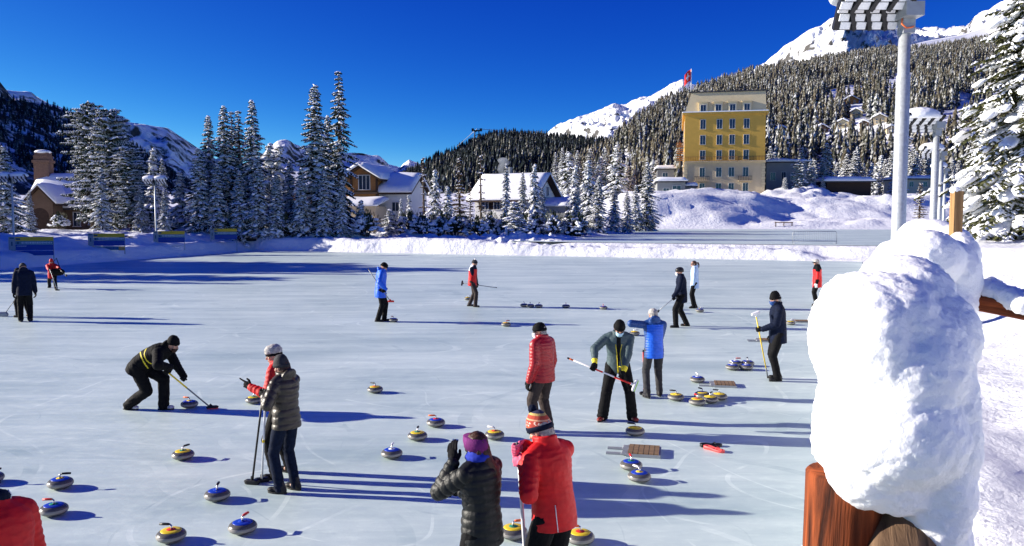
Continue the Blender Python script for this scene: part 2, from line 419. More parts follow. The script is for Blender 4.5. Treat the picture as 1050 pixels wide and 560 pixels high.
def glove_mesh(kind):
    mb = MB()
    mb.capsule((0, -0.03, 0), (0, 0.02, 0), 0.033, 0.034, 10)                       # cuff
    mb.ell((0, 0.055, 0), (0.044, 0, 0), (0, 0.055, 0), (0, 0, 0.023), 14, 9)      # palm
    L = [0.066, 0.076, 0.071, 0.056]
    for i, x in enumerate((-0.033, -0.011, 0.011, 0.033)):
        if kind == 'grip': seg = [(0.45, 50), (0.3, 125), (0.3, 195)]
        elif kind == 'point' and i == 3: seg = [(0.5, 5), (0.3, 8), (0.3, 10)]
        elif kind == 'point': seg = [(0.45, 60), (0.3, 130), (0.25, 190)]
        elif kind == 'flat': seg = [(0.45, 18), (0.3, 34), (0.25, 48)]
        else: seg = [(0.45, 25), (0.3, 50), (0.25, 75)]
        p = V((x, 0.092, 0)); r = 0.0125
        if kind == 'flat' or kind == 'rest': l = L[i if kind else i]
        l = L[3 - i] * 1.12
        for frac, ang in seg:
            q = p + V((0 if kind != 'flat' else -x * 1.2, math.cos(R(ang)), -math.sin(R(ang)))) * l * frac * 1.15
            mb.capsule(p, q, r, r * 0.93, 8); p = q; r *= 0.93
    a = V((0.036, 0.02, -0.004))
    if kind == 'grip': b, c = V((0.050, 0.055, -0.028)), V((0.028, 0.078, -0.050))
    elif kind == 'flat': b, c = V((0.050, 0.052, -0.022)), V((0.048, 0.086, -0.034))
    else: b, c = V((0.066, 0.052, -0.010)), V((0.072, 0.086, -0.014))
    mb.capsule(a, b, 0.017, 0.0145, 8); mb.capsule(b, c, 0.0145, 0.0115, 8)
    return remesh(mb, 0.0048, 'glove', 'cloth_black', 1)
GLOVE = {k: glove_mesh(k) for k in ('grip', 'point', 'flat', 'rest')}

def place_hand(parent, wrist, fdir, palm_n, side, kind, m, s=1.0, name='glove'):
    """fdir: direction of the fingers; palm_n: direction the back of the hand faces."""
    y = V(fdir).normalized(); z = V(palm_n); z = (z - y * z.dot(y)).normalized(); x = y.cross(z)
    o = link(name, GLOVE[kind], parent)
    o.material_slots[0].link = 'OBJECT'; o.material_slots[0].material = M[m]
    sx = -side                                   # the thumb of a left hand (side -1) is on +x seen from its back
    Mx = Matrix(((x.x * sx, y.x, z.x, wrist.x), (x.y * sx, y.y, z.y, wrist.y), (x.z * sx, y.z, z.z, wrist.z), (0, 0, 0, 1)))
    o.matrix_local = Mx @ Matrix.Diagonal((s, s, s, 1))
    return o

class Person:
    def __init__(P, label, heading, H=1.75, feet=None, root=None, stance=0.24, group=None, lean=3, side=0, twist=0, yaw_pelvis=0,
                 pel=(0, 0, 0), head=(0, 0), hands=(None, None), poles=(None, None), toe=(12, -12), grips=('rest', 'rest'),
                 voxel=0.013, female=False):
        s = P.s = H / 1.75; P.H = H
        if feet: fl, fr = V(feet[0]), V(feet[1]); root = (fl + fr) / 2
        else:
            root = V(root); a = R(heading); rt = V((math.cos(a), math.sin(a), 0)); fw = V((-math.sin(a), math.cos(a), 0))
            fl, fr = root - rt * stance / 2 + fw * 0.03, root + rt * stance / 2 - fw * 0.03
        root.z = 0
        P.root = thing('person', label, 'person', root, R(heading), group)
        P.inv = Matrix.Translation(root) @ Matrix.Rotation(R(heading), 4, 'Z'); P.M = P.inv.copy(); P.inv = P.inv.inverted()
        P.vox = voxel
        lf, rf = P.inv @ V((fl.x, fl.y, 0)), P.inv @ V((fr.x, fr.y, 0))
        if lf.x > rf.x: lf, rf = rf, lf
        P.feet = (lf, rf)
        spread = (lf - rf).length / 2
        L = 0.868 * s
        pz = (0.085 + 0.0) * s + math.sqrt(max(0.2, L * L - spread ** 2 * 0.9)) * 0.99 + pel[2]
        P.pel = V((pel[0], pel[1], pz))
        yp = R(yaw_pelvis); P.pr = V((math.cos(yp), math.sin(yp), 0)); P.pf = V((-math.sin(yp), math.cos(yp), 0))
        le, si, tw = R(lean), R(side), R(twist)
        U = V((math.sin(si), math.sin(le), math.cos(le) * math.cos(si))).normalized()
        rt = V((math.cos(tw), math.sin(tw), 0)); rt = (rt - U * rt.dot(U)).normalized(); F = U.cross(rt)
        P.U, P.Rv, P.F = U, rt, F
        U2 = (U + V((0, 0, 1)) * 0.9).normalized() if lean < 40 else (U + V((0, 0, 1)) * 0.35).normalized()
        P.waist = P.pel + U2 * 0.19 * s; P.chest = P.waist + U * 0.20 * s; P.sh = P.chest + U * 0.125 * s
        P.neck = P.sh + U * 0.040 * s
        hy, hp = R(head[0]), R(head[1])
        f = V((-math.sin(hy) * math.cos(hp), math.cos(hy) * math.cos(hp), -math.sin(hp))); P.hf = f
        P.hr = V((math.cos(hy), math.sin(hy), 0)); P.hu = P.hr.cross(f)
        nd = (U * 0.5 + P.hu * 0.5).normalized()
        P.hc = P.neck + nd * 0.108 * s + f * 0.025 * s
        hips = [P.pel - P.pr * 0.09 * s, P.pel + P.pr * 0.09 * s]
        P.legs = []
        for i, (h, ft) in enumerate(zip(hips, P.feet)):
            an = ft + V((0, 0, 0.085 * s)); P.legs.append((h - V((0, 0, 0.02)),) + ik(h - V((0, 0, 0.02)), an, 0.43 * s, 0.43 * s, P.pf + V(((-.15, .15)[i], 0, 0))))
        P.toe = toe
        hw = 0.165 if female else 0.185
        P.arms = []
        for i in (0, 1):
            sg = (-1, 1)[i]; a = P.sh + rt * sg * hw * s - U * 0.045 * s
            t = hands[i]
            if t is None: t = a - V((0, 0, 1)) * 0.55 * s * 1.0 + rt * sg * 0.09 + F * 0.05
            else: t = P.inv @ V(t)
            pole = poles[i] if poles[i] is not None else (rt * sg * 0.35 - F * 0.8 - V((0, 0, 0.4)))
            P.arms.append((a,) + ik(a, t, 0.29 * s, 0.27 * s, pole))
        P.grips = grips
    # -- parts
    def body(P, face=True, m='skin'):
        s = P.s; mb = MB()
        def ring(c, rx, ry): return [c + (P.Rv * math.cos(t) * rx + P.F * math.sin(t) * ry) * s for t in [2 * math.pi * j / 16 for j in range(16)]]
        mb.loft([ring(P.pel - V((0, 0, 0.08)), .12, .09), ring(P.pel, .15, .10), ring(P.waist, .13, .095), ring(P.chest, .155, .105), ring(P.sh, .13, .075), ring(P.neck, .055, .058), ring(P.neck + (P.hc - P.neck) * 0.5, .054, .056)])
        for a, e, h in P.arms: mb.capsule(a, e, .048 * s, .038 * s, 10); mb.capsule(e, h, .038 * s, .026 * s, 10)
        for (h, k, a), ft in zip(P.legs, P.feet):
            mb.capsule(h, k, .075 * s, .05 * s, 10); mb.capsule(k, a, .05 * s, .035 * s, 10); mb.capsule(a - V((0, 0, .03)), ft + V((0, .06, .045)), .035, .03, 8)
        c, r, f, u = P.hc, P.hr * s, P.hf * s, P.hu * s
        mb.ell(c + u * 0.028 - f * 0.008, r * .074, f * .094, u * .085, 16, 11)
        mb.ell(c - u * 0.040 + f * 0.022, r * .056, f * .066, u * .070, 14, 9)
        mb.ell(c - u * 0.092 + f * 0.062, r * .026, f * .022, u * .020, 10, 7)
        mb.capsule(c + u * 0.012 + f * .084, c - u * 0.026 + f * .106, .008 * s, .0145 * s, 8)
        mb.capsule(c + u * 0.030 + f * .074 - r * .036, c + u * 0.030 + f * .074 + r * .036, .013 * s, .013 * s, 8)
        mb.capsule(c - u * 0.058 + f * .080 - r * .016, c - u * 0.058 + f * .080 + r * .016, .010 * s, .010 * s, 8)
        for sg in (-1, 1):
            mb.ell(c + r * .076 * sg - u * 0.004 - f * .005, r * .010, f * .020, u * .032, 8, 7)
            mb.ell(c + r * .040 * sg - u * 0.022 + f * .055, r * .026, f * .024, u * .024, 8, 7)
        o = link('body', remesh(mb, min(P.vox, 0.0105), 'body', m, 2), P.root)
        if face:
            for sg in (-1, 1):
                e = MB().ell(c + r * .031 * sg + u * .010 + f * .083, r * .013, f * .008, u * .007, 8, 6).build('eye', 'eye', P.root, True)
            MB().ell(c - u * 0.060 + f * .087, r * .020, f * .008, u * .0065, 8, 6).build('lips', 'lips', P.root, True)
        return o
    def jacket(P, m, hem=0.15, puff=0.0, quilt=0, amp=0.006, collar=0.05, hood=False, mats=None, paint=None, belly=0.0, name='jacket', sleeve=True, fem=0):
        s = P.s; mb = MB(); pf = puff + 0.012
        P._pf = pf
        def ring(c, rx, ry, Rv=P.Rv, F=P.F, fo=0.0): return [c + (Rv * math.cos(t) * (rx + pf) + F * (math.sin(t) * (ry + pf) + fo)) * s for t in [2 * math.pi * j / 24 for j in range(24)]]
        dn = V((0, 0, -1)); mid = (P.Rv + P.pr).normalized(); mf = (P.F + P.pf).normalized()
        dn2 = (dn - P.U * 0.6).normalized()
        rr = [ring(P.pel + dn2 * hem * s, .155 + fem * .01, .125, P.pr, mf), ring(P.pel + dn2 * hem * .4 * s, .158, .125, P.pr, mf), ring(P.pel + (P.waist - P.pel) * .45, .148, .118 + belly * .8, mid, mf, belly * .3), ring(P.waist, .140 - fem * .012, .110 + belly, P.Rv, P.F, belly * .4),
              ring(P.waist + (P.chest - P.waist) * .6, .158 - fem * .008, .115 + belly * .5), ring(P.chest, .172 - fem * .01, .118), ring(P.chest + (P.sh - P.chest) * .6, .178 - fem * .012, .105), ring(P.sh - P.U * .01, .152, .088), ring(P.sh + P.U * .022 * s, .100, .072), ring(P.neck + P.U * .012, .058, .062), ring(P.neck + (P.hc - P.neck) * .3 + P.U * collar * .4, .060, .066)]
        mb.loft(rr)
        for i, (a, e, h) in enumerate(P.arms):
            ua = (P.sh + (P.Rv * (-1, 1)[i]) * .11 * s)
            mb.capsule(ua - P.U * .015, a, (.062 + pf * .5) * s, (.060 + pf * .55) * s, 14)
            if sleeve:
                mb.capsule(a, e, (.060 + pf * .6) * s, (.049 + pf * .8) * s, 14); mb.capsule(e, h - (h - e).normalized() * .01, (.049 + pf * .8) * s, (.036 + pf * .6) * s, 14)
        if hood:
            mb.ell(P.neck + P.U * .01 * s - P.F * .085 * s, P.Rv * .115 * s, P.F * .05 * s, (P.U * .085 - P.F * .03) * s, 16, 9)
            mb.tube([P.neck + (P.Rv * math.cos(t) * .088 + P.F * (math.sin(t) * .085 - .01) + P.U * (.02 - .01 * math.sin(t))) * s for t in [R(q) for q in range(150, 391, 20)]], .022 * s, 8)
        arms, s_, PP = P.arms, s, P
        def coords(co):
            """along-limb coordinate and arm flag of every point"""
            best = np.full(len(co), 1e9); tt = np.zeros(len(co)); arm = np.zeros(len(co), int)
            segs = [(P.pel - P.U * .2, P.sh + P.U * .05, 0.0, 0, 0.11)] 
            for i, (a, e, h) in enumerate(arms):
                segs.append((a, e, 5.0, 1 + i, 0.0)); segs.append((e, h, 5.0 + (a - e).length, 1 + i, 0.0))
            for a, b, off, fl, r in segs:
                A = np.array(a); d = np.array(b - a); Ls = np.linalg.norm(d); t = np.clip((co - A) @ d / Ls ** 2, 0, 1)
                dist = np.linalg.norm(co - A - t[:, None] * d, axis=1) - r
                q = dist < best; best[q] = dist[q]; tt[q] = off + t[q] * Ls; arm[q] = fl
            return tt, arm
        seed = len(P.root.name) + int(P.root.location.x * 10)
        def disp(co):
            tt, arm = coords(co)
            d = 0.010 * fbm(co[:, 0] * 9, co[:, 1] * 9, co[:, 2] * 6, 3, seed) + 0.012 * fbm(co[:, 0] * 3, co[:, 1] * 3, co[:, 2] * 3, 2, seed + 5)
            # cloth gathers in folds at the elbows and along the sleeves
            fold = np.abs(np.sin((tt + 0.05 * fbm(co[:, 0] * 8, co[:, 1] * 8, co[:, 2] * 8, 2, 3)) * 62)) * np.where(arm > 0, .005, .0025)
            if quilt: d = d * .6 + amp * (np.abs(np.sin(math.pi * (tt + 0.012 * fbm(co[:, 0] * 6, co[:, 1] * 6, co[:, 2] * 6, 2, 9)) / quilt)) ** .6 - .7)
            else: d = d - fold
            return d
        pt = None
        if paint:
            def pt(fc):
                tt, arm = coords(fc); rel = fc - np.array(P.sh); x = rel @ np.array(P.Rv); y = rel @ np.array(P.F); z = rel @ np.array(P.U)
                return paint(x / s_, y / s_, z / s_, arm, tt)
        o = link(name, remesh(mb, P.vox, name, mats or m, 7, disp, pt), P.root)
        P.jk = o
        return o
    def zipper(P, m, w=0.006, x=0.0):
        s = P.s; pf = P._pf
        pts = [P.pel + (P.U * t + P.Rv * x + P.F * (y + pf + 0.004)) * s for t, y in ((-.08, .118), (.08, .112), (.19, .106), (.30, .112), (.39, .112), (.46, .094), (.53, .068))]
        return MB().tube(pts, w * s, 6).build('zipper', m, P.root, True)
    def trousers(P, m, loose=0.012, seat=0.0, flare=0.0):
        s = P.s; mb = MB()
        def ring(c, rx, ry): return [c + (P.pr * math.cos(t) * (rx + loose) + P.pf * math.sin(t) * (ry + loose)) * s for t in [2 * math.pi * j / 18 for j in range(18)]]
        mb.loft([ring(P.pel - V((0, 0, .10)) * s, .10, .085), ring(P.pel - V((0, 0, .04)) * s, .150, .115 + seat), ring(P.pel + V((0, 0, .06)) * s, .142, .105), ring(P.waist, .12, .09)])
        for (h, k, a), ft in zip(P.legs, P.feet):
            mb.capsule(h, k, (.094 + loose) * s, (.066 + loose) * s, 14)
            kk = k + (a - k) * .5
            mb.capsule(k, kk, (.066 + loose) * s, (.062 + loose) * s, 14)
            mb.capsule(kk, a + V((0, 0, -.012)), (.062 + loose) * s, (.056 + loose + flare) * s, 14)
        seed = int(P.root.location.y * 13)
        def disp(co):
            f = np.sin(co[:, 2] * 75 + 6 * fbm(co[:, 0] * 7, co[:, 1] * 7, co[:, 2] * 5, 2, seed))
            low = np.clip(1 - co[:, 2] / 0.35, 0, 1) + np.exp(-((co[:, 2] - .5) / .08) ** 2) * .6
            return 0.012 * fbm(co[:, 0] * 7, co[:, 1] * 7, co[:, 2] * 4, 3, seed) + f * .005 * low
        return link('trousers', remesh(mb, P.vox, 'trousers', m, 3, disp), P.root)
    def boots(P, m, sole='boot_black', high=True):
        s = P.s
        for i, ft in enumerate(P.feet):
            a = R(P.toe[i]); d = P.pf * math.cos(a) + P.pr * -math.sin(a); r = V((d.y, -d.x, 0))
            an = P.legs[i][2]
            mb = MB()
            mb.capsule(ft - d * .055 * s + V((0, 0, .042)), ft + d * .085 * s + V((0, 0, .040)), .040 * s, .036 * s, 12)
            mb.ell(ft + d * .115 * s + V((0, 0, .040)), r * .048 * s, d * .062 * s, V((0, 0, .034)) * s, 12, 7)
            mb.capsule(ft - d * .045 * s + V((0, 0, .05)), an + V((0, 0, .05)), .045 * s, .052 * s, 12)
            def cut(co):
                return np.zeros(len(co))
            me = remesh(mb, 0.010, 'boot', m, 1)
            co = np.empty(len(me.vertices) * 3, np.float32); me.vertices.foreach_get('co', co); co = co.reshape(-1, 3); co[:, 2] = np.maximum(co[:, 2], 0.014); me.vertices.foreach_set('co', co.ravel())
            b = link('boot', me, P.root)
            sb = MB(); pts = []
            for t in [2 * math.pi * j / 16 for j in range(16)]:
                w = 0.046 if math.sin(t) > 0 else 0.038
                pts.append(ft + (r * math.cos(t) * w + d * (math.sin(t) * .135 + .035)) * s)
            sb.loft([[p + V((0, 0, .001)) for p in pts], [p + V((0, 0, .022)) for p in pts]])
            sb.build('sole', sole, b)
    def glove(P, m, kinds=None, dirs=(None, None), backs=(None, None), name='glove'):
        for i, (a, e, h) in enumerate(P.arms):
            k = P.grips[i]
            fd = V(dirs[i]) if dirs[i] is not None else (h - e).normalized()
            bk = V(backs[i]) if backs[i] is not None else P.Rv * (-1, 1)[i] + P.F * .3
            place_hand(P.root, h, fd, bk, (-1, 1)[i], k, m, P.s * 1.05, name)
    # -- headgear, all on the head frame
    def _rings(P, spec, n=24):
        s = P.s; return [[P.hc + (P.hr * math.cos(t) * rx + P.hf * (math.sin(t) * ry + fy) + P.hu * (z + tilt * math.sin(t))) * s for t in [2 * math.pi * j / n for j in range(n)]] for z, rx, ry, fy, tilt in spec]
    def beanie(P, m, cuff=None, tall=0.0, pom=None):
        b = -0.004
        mb = MB().loft(P._rings([(.005, .084, .104, b, .012), (.035, .090, .108, b, .012), (.075, .086, .102, b, .006), (.108 + tall * .5, .070, .084, b, 0), (.130 + tall, .042, .050, b - .005, 0), (.138 + tall, .010, .012, b - .008, 0)]))
        o = mb.build('hat', m, P.root, True)
        MB().loft(P._rings([(.006, .086, .106, b, .012), (.008, .093, .112, b, .012), (.035, .096, .115, b, .012), (.048, .094, .112, b, .012), (.050, .086, .105, b, .012)])).build('hat_cuff', cuff or m, o, True)
        if pom:
            pb = MB().ell(P.hc + P.hu * (.155 + tall) * P.s, P.hr * .036, P.hf * .036, P.hu * .034, 14, 10)
            me = remesh(pb, .006, 'pompom', pom, 0, lambda co: 0.008 * fbm(co[:, 0] * 90, co[:, 1] * 90, co[:, 2] * 90, 2, 3)); link('pompom', me, o)
        return o
    def cap(P, m, brim=None):
        b = -0.004
        o = MB().loft(P._rings([(.018, .086, .104, b, .012), (.045, .088, .105, b, .010), (.085, .080, .092, b, 0), (.112, .056, .062, b, 0), (.122, .012, .014, b, 0)])).build('hat', m, P.root, True)
        s = P.s; mb = MB(); top = []; bot = []
        for t in [R(q) for q in range(20, 161, 14)]:
            for r_, dst in ((1.0, top), (1.0, bot)): pass
        inner = [P.hc + (P.hr * math.cos(t) * .082 + P.hf * (math.sin(t) * .098 + b) + P.hu * (.022 + .012 * math.sin(t))) * s for t in [R(q) for q in range(15, 166, 15)]]
        outer = [P.hc + (P.hr * math.cos(t) * .080 + P.hf * (.05 + math.sin(t) * .125 + b) + P.hu * (.012 + .004 * math.sin(t))) * s for t in [R(q) for q in range(15, 166, 15)]]
        th = P.hu * .006
        mb.loft([[inner[i], outer[i], outer[i] - th, inner[i] - th] for i in range(len(inner))])
        mb.build('cap_brim', brim or m, o)
        return o
    def fur_cap(P, m, band):
        b = -0.004
        mb = MB().loft(P._rings([(.03, .094, .112, b, .008), (.07, .098, .114, b, .004), (.110, .086, .10, b, 0), (.138, .05, .058, b, 0), (.146, .01, .01, b, 0)]))
        me = remesh(mb, .008, 'hat', m, 1, lambda co: 0.010 * fbm(co[:, 0] * 55, co[:, 1] * 55, co[:, 2] * 55, 2, 3)); o = link('hat', me, P.root)
        MB().loft(P._rings([(.0, .084, .102, b, .01), (.002, .090, .108, b, .01), (.034, .092, .110, b, .01), (.036, .084, .10, b, .01)])).build('hat_band', band, o, True)
    def headband(P, m):
        b = -0.004
        MB().loft(P._rings([(-.02, .081, .100, b, .02), (-.02, .086, .106, b, .022), (.04, .092, .112, b, .024), (.078, .088, .106, b, .02), (.082, .080, .096, b, .02)])).build('headband', m, P.root, True)
    def helmet(P, m):
        b = -0.006
        o = MB().loft(P._rings([(.0, .092, .112, b, .02), (.03, .099, .121, b, .016), (.075, .096, .116, b, .006), (.11, .074, .09, b, 0), (.132, .036, .044, b, 0), (.137, .01, .01, b, 0)])).build('helmet', m, P.root, True)
        return o
    def hair(P, m, long=0.0, pony=0.0, name='hair', side=0.0):
        s = P.s; mb = MB(); c = P.hc
        mb.ell(c + (P.hu * .030 - P.hf * .018) * s, P.hr * .083 * s, P.hf * .095 * s, P.hu * .092 * s, 16, 10)
        mb.ell(c + (P.hu * -.03 - P.hf * .050) * s, P.hr * .075 * s, P.hf * .055 * s, P.hu * .075 * s, 14, 9)
        if long:
            q = c + (-P.hf * .075 - P.hu * .04 + P.hr * side * .4) * s
            mb.tube([q + P.hu * .05, q - V((0, 0, .08)) - P.hf * .025, q - V((0, 0, .17)) - P.hf * .055 + P.hr * side, q - V((0, 0, .08 + long)) - P.hf * .06 + P.hr * side * 1.2, q - V((0, 0, .14 + long)) - P.hf * .05 + P.hr * side * 1.3], [.045, .060, .055, .035, .010], 12, (1.0, .65))
        if pony:
            q = c - P.hf * .10 * s + P.hu * .03 * s
            mb.tube([q, q - P.hf * .06, q - P.hf * .09 - V((0, 0, .08)), q - P.hf * .08 - V((0, 0, pony))], [.022, .032, .028, .008], 10)
        me = remesh(mb, .009, name, m, 2, lambda co: 0.004 * np.sin(60 * (co[:, 0] + co[:, 1]) * 2 + 8 * fbm(co[:, 0] * 20, co[:, 1] * 20, co[:, 2] * 4, 2, 1)))
        return link(name, me, P.root)
    def patch(P, name, m, zr, ar, rx=.084, ry=.108, fwd=.012, bul=0.0):
        s = P.s; rows = 6; cols = 9; mb = MB(); g = []
        for side in (0.0, .004):
            for i in range(rows):
                z = zr[0] + (zr[1] - zr[0]) * i / (rows - 1)
                k = math.sqrt(max(.05, 1 - (z / .15) ** 2))
                for j in range(cols):
                    t = R(90 - ar + 2 * ar * j / (cols - 1)); bb = bul * math.sin(math.pi * i / (rows - 1)) * math.sin(math.pi * j / (cols - 1))
                    g.append(P.hc + (P.hr * math.cos(t) * (rx * k + side) + P.hf * (math.sin(t) * (ry * k + side + bb) + fwd * (1 if z < 0 else .5)) + P.hu * z) * s)
        mb.v = [tuple(p) for p in g]; N = rows * cols
        for o_ in (0, N):
            for i in range(rows - 1):
                for j in range(cols - 1):
                    a = o_ + i * cols + j; q = (a, a + 1, a + cols + 1, a + cols); mb.face(q if o_ else q[::-1])
        edge = [j for j in range(cols)] + [i * cols + cols - 1 for i in range(1, rows)] + [(rows - 1) * cols + j for j in range(cols - 2, -1, -1)] + [i * cols for i in range(rows - 2, 0, -1)]
        for i in range(len(edge)):
            a, b2 = edge[i], edge[(i + 1) % len(edge)]; mb.face((a, b2, b2 + N, a + N))
        return mb.build(name, m, P.root, True)
    def mask(P, m='cloth_mask'): return P.patch('face_mask', m, (-.105, -.008), 62, .070, .098, .022, .012)
    def glasses(P): return P.patch('sunglasses', 'eye', (-.004, .028), 58, .077, .098, .006)
    def beard(P, m='hair'): return P.patch('beard', m, (-.118, -.045), 75, .066, .092, .018)
    def scarf(P, m, fat=.02, up=0.0, name='scarf'):
        c = P.neck + (P.hc - P.neck) * (.25 + up); s = P.s
        mb = MB().tube([c + (P.Rv * math.cos(t) * .078 + P.F * math.sin(t) * .082 + P.U * (.006 * math.sin(3 * t))) * s for t in [2 * math.pi * j / 20 for j in range(21)]], fat * 1.6, 10)
        mb.loft([[c + P.U * z + (P.Rv * math.cos(t) * rx + P.F * math.sin(t) * rx * 1.1) * s for t in [2 * math.pi * j / 20 for j in range(20)]] for z, rx in ((-.05, .09), (-.0, .085), (.05, .078))])
        return link(name, remesh(mb, .010, name, m, 2, lambda co: .006 * fbm(co[:, 0] * 30, co[:, 1] * 30, co[:, 2] * 60, 2, 2)), P.root)

def broom(label, a, b, shaft='plastic_white', head='plastic_black', pad=None, two=None, group='curling brooms', head_at='b', r=0.0125, hdir=None, size=(0.20, 0.065, 0.035), flat=False, rotz=0.0):
    """a: grip end, b: head end (world)."""
    a, b = V(a), V(b); mid = b
    root = thing('curling_broom', label, 'broom', tuple(mid), 0, group)
    A = a - mid; d = A.normalized()
    mb = MB(); mb.tube([V((0, 0, 0)) + d * .03, A], r, 12)
    h = mb.build('handle', shaft, root, True)
    if two:
        for m2, t0, t1 in two:
            MB().tube([A * t0, A * t1], r * 1.12, 12).build('grip_sleeve', m2, h, True)
    MB().capsule(A * .99, A * 1.0 + d * .01, r * 1.25, r * 1.2, 10).build('end_cap', 'plastic_black', h, True)
    if hdir is None: hdir = V((0, 1, 0))
    x = V(hdir); 
    if flat: z = V((0, 0, 1)); x = V((x.x, x.y, 0)).normalized(); yv = z.cross(x)
    else: z = d; x = (x - z * x.dot(z)).normalized(); yv = z.cross(x)
    rot = Matrix((x, yv, z)).transposed()
    hd = MB()
    L, W, T = size
    prof = []
    for zz, k in ((.018, .94), (.024, 1.0), (.024 + T * .6, 1.0), (.024 + T, .72)):
        prof.append([rot @ V((math.copysign(abs(math.cos(t)) ** .5, math.cos(t)) * L / 2 * k, math.copysign(abs(math.sin(t)) ** .7, math.sin(t)) * W / 2 * k, zz)) for t in [2 * math.pi * j / 20 for j in range(20)]])
    hd.loft(prof); hd.tube([rot @ V((0, 0, .04)), rot @ V((0, 0, .04)) + d * .06], .02, 10)
    ho = hd.build('broom_head', head, root, False)
    p2 = MB().loft([[rot @ V((math.copysign(abs(math.cos(t)) ** .5, math.cos(t)) * L / 2 * k, math.copysign(abs(math.sin(t)) ** .7, math.sin(t)) * W / 2 * k, zz)) for t in [2 * math.pi * j / 20 for j in range(20)]] for zz, k in ((0.002, .86), (.006, .92), (.0185, .92))])
    p2.build('brush_pad', pad or head, ho)
    return root
def _hold(P, i, S, d, pole=None, up=None, kind='grip'):
    """close hand i round a shaft through world point S along world direction d"""
    sg = (-1, 1)[i]; s = P.s
    S = P.inv @ V(S); d = (P.inv.to_3x3() @ V(d)).normalized()
    a = P.arms[i][0]
    y = (S - a).normalized(); y = (y - d * y.dot(d)).normalized()
    z = d.cross(y); out = P.Rv * sg * .8 + P.F * .5 + V((0, 0, .4))
    if up is not None: out = V(up)
    if z.dot(out) < 0: z = -z
    wr = S - y * .078 * s + z * .032 * s
    pole = V(pole) if pole is not None else (P.Rv * sg * 0.45 - P.F * 0.6 - V((0, 0, 0.5)))
    P.arms[i] = (a,) + ik(a, wr, 0.29 * s, 0.27 * s, pole)
    P._gr = getattr(P, '_gr', {}); P._gr[i] = (y, z, kind)
def _gloves(P, m, name='glove'):
    gr = getattr(P, '_gr', {})
    for i, (a, e, h) in enumerate(P.arms):
        if i in gr: y, z, k = gr[i]
        else: y = (h - e).normalized(); z = P.Rv * (-1, 1)[i] + P.F * .3; k = P.grips[i]
        place_hand(P.root, h, y, z, (-1, 1)[i], k, m, P.s * 1.05, name)
Person.hold = _hold; Person.gloves = _gloves
# ------------------------------------------------------------------ the players
G1 = 'curling players on the ice'
def Hf(px, py, feet_py, extra=.03, k=1.0):      # standing height of a player from the top of the hat and the feet
    return (atY(px, py, gp(px, feet_py).y).z - extra) * k
def wd(heading):
    a = R(heading); return V((math.cos(a), math.sin(a), 0)), V((-math.sin(a), math.cos(a), 0))

# sweeper bending over his broom
Y0 = gp(150, 422).y
a_, b_ = atY(165, 376, Y0 - .10), gp(217, 420) + V((0, .04, 0))
P = Person('bearded sweeper in black bending low over a yellow and grey broom', -90, 1.78, feet=(gp(168, 420), gp(132, 420)), group=G1, lean=66, pel=(0, -.10, -.15), head=(-12, 18), toe=(4, -4), voxel=.010)
d_ = (b_ - a_).normalized()
P.hold(1, a_ + d_ * .12, d_, pole=(.6, -.5, .5)); P.hold(0, a_ + (b_ - a_) * .60, d_, pole=(-.3, -.6, -.2))
P.body(); P.jacket('cloth_black', hem=.16, puff=.036, hood=True, mats=['cloth_black', 'cloth_yellow'],
    paint=lambda x, y, z, arm, tt: ((arm == 0) & (y < .5) & (((np.abs(z + .20 + .35 * np.abs(x)) < .010)) | (np.abs(z + .38 - .3 * np.abs(x)) < .010)) & (np.abs(x) > .06)).astype(int))
P.trousers('cloth_black', .032); P.boots('boot_white'); P.gloves('cloth_black'); P.beanie('cloth_black', tall=.02); P.beard()
broom('broom with yellow grip and pink pad swept by the bending player in black', a_, b_, 'shaft_grey', 'plastic_black', 'plastic_redpink', [('plastic_yellow', .50, .97)], hdir=V((1, .25, 0)), flat=True)

# red jacket behind, arm stretched out
f0 = gp(286, 491)
P = Person('player in red jacket and grey fur cap stretching one arm out left', 82, Hf(280, 350, 490, .03), root=f0 + V((.02, .12, 0)), stance=.3, group=G1, lean=6, head=(15, 12), grips=('point', 'rest'), voxel=.010)
hp = P.inv @ atY(257, 397, f0.y - .05)
P.arms[0] = (P.arms[0][0],) + ik(P.arms[0][0], hp, .29, .27, (-.3, -.2, -.8))
P.body(); P.jacket('cloth_red', hem=.16, puff=.02); P.trousers('cloth_black', .02); P.boots('boot_black'); P.gloves('cloth_black'); P.fur_cap('cloth_palegrey', 'cloth_black'); P.hair('hair_grey')

# woman in olive down jacket with two brooms
fl, fr = gp(287, 506), gp(303, 502)
P = Person('woman in olive down jacket and jeans leaning on two upright brooms', 62, Hf(283, 363, 506, .03), feet=(fl, fr), group=G1, lean=3, head=(5, 10), female=True, toe=(14, -4), voxel=.0095)
t1, b1 = atY(270, 400, fl.y + .06), gp(257, 498) + V((0, .05, 0)); t2, b2 = atY(272.5, 401, fl.y - .0), gp(268, 495) + V((0, .02, 0))
P.hold(0, t1 + (b1 - t1) * .03, (b1 - t1).normalized(), pole=(-.6, -.3, -.6)); P.hold(1, t2 + (b2 - t2) * .09, (b2 - t2).normalized(), pole=(.6, -.3, -.6))
P.body(); P.jacket('cloth_olive', hem=.11, puff=.026, quilt=.085, amp=.012, hood=True, fem=1); P.trousers('cloth_denim', .010); P.boots('boot_black'); P.gloves('cloth_black'); P.hair('hair', long=.05, side=.03); P.beanie('cloth_grey', tall=.03)
broom('black shafted broom left in the pair held by the olive jacket woman', t1, b1, 'plastic_black', 'plastic_black', None, hdir=V((1, -.2, 0)), flat=True)
broom('pale shafted broom right in the pair held by the olive jacket woman', t2, b2, 'plastic_white', 'plastic_black', None, [('plastic_yellow', .45, .48)], hdir=V((1, .35, 0)), flat=True)

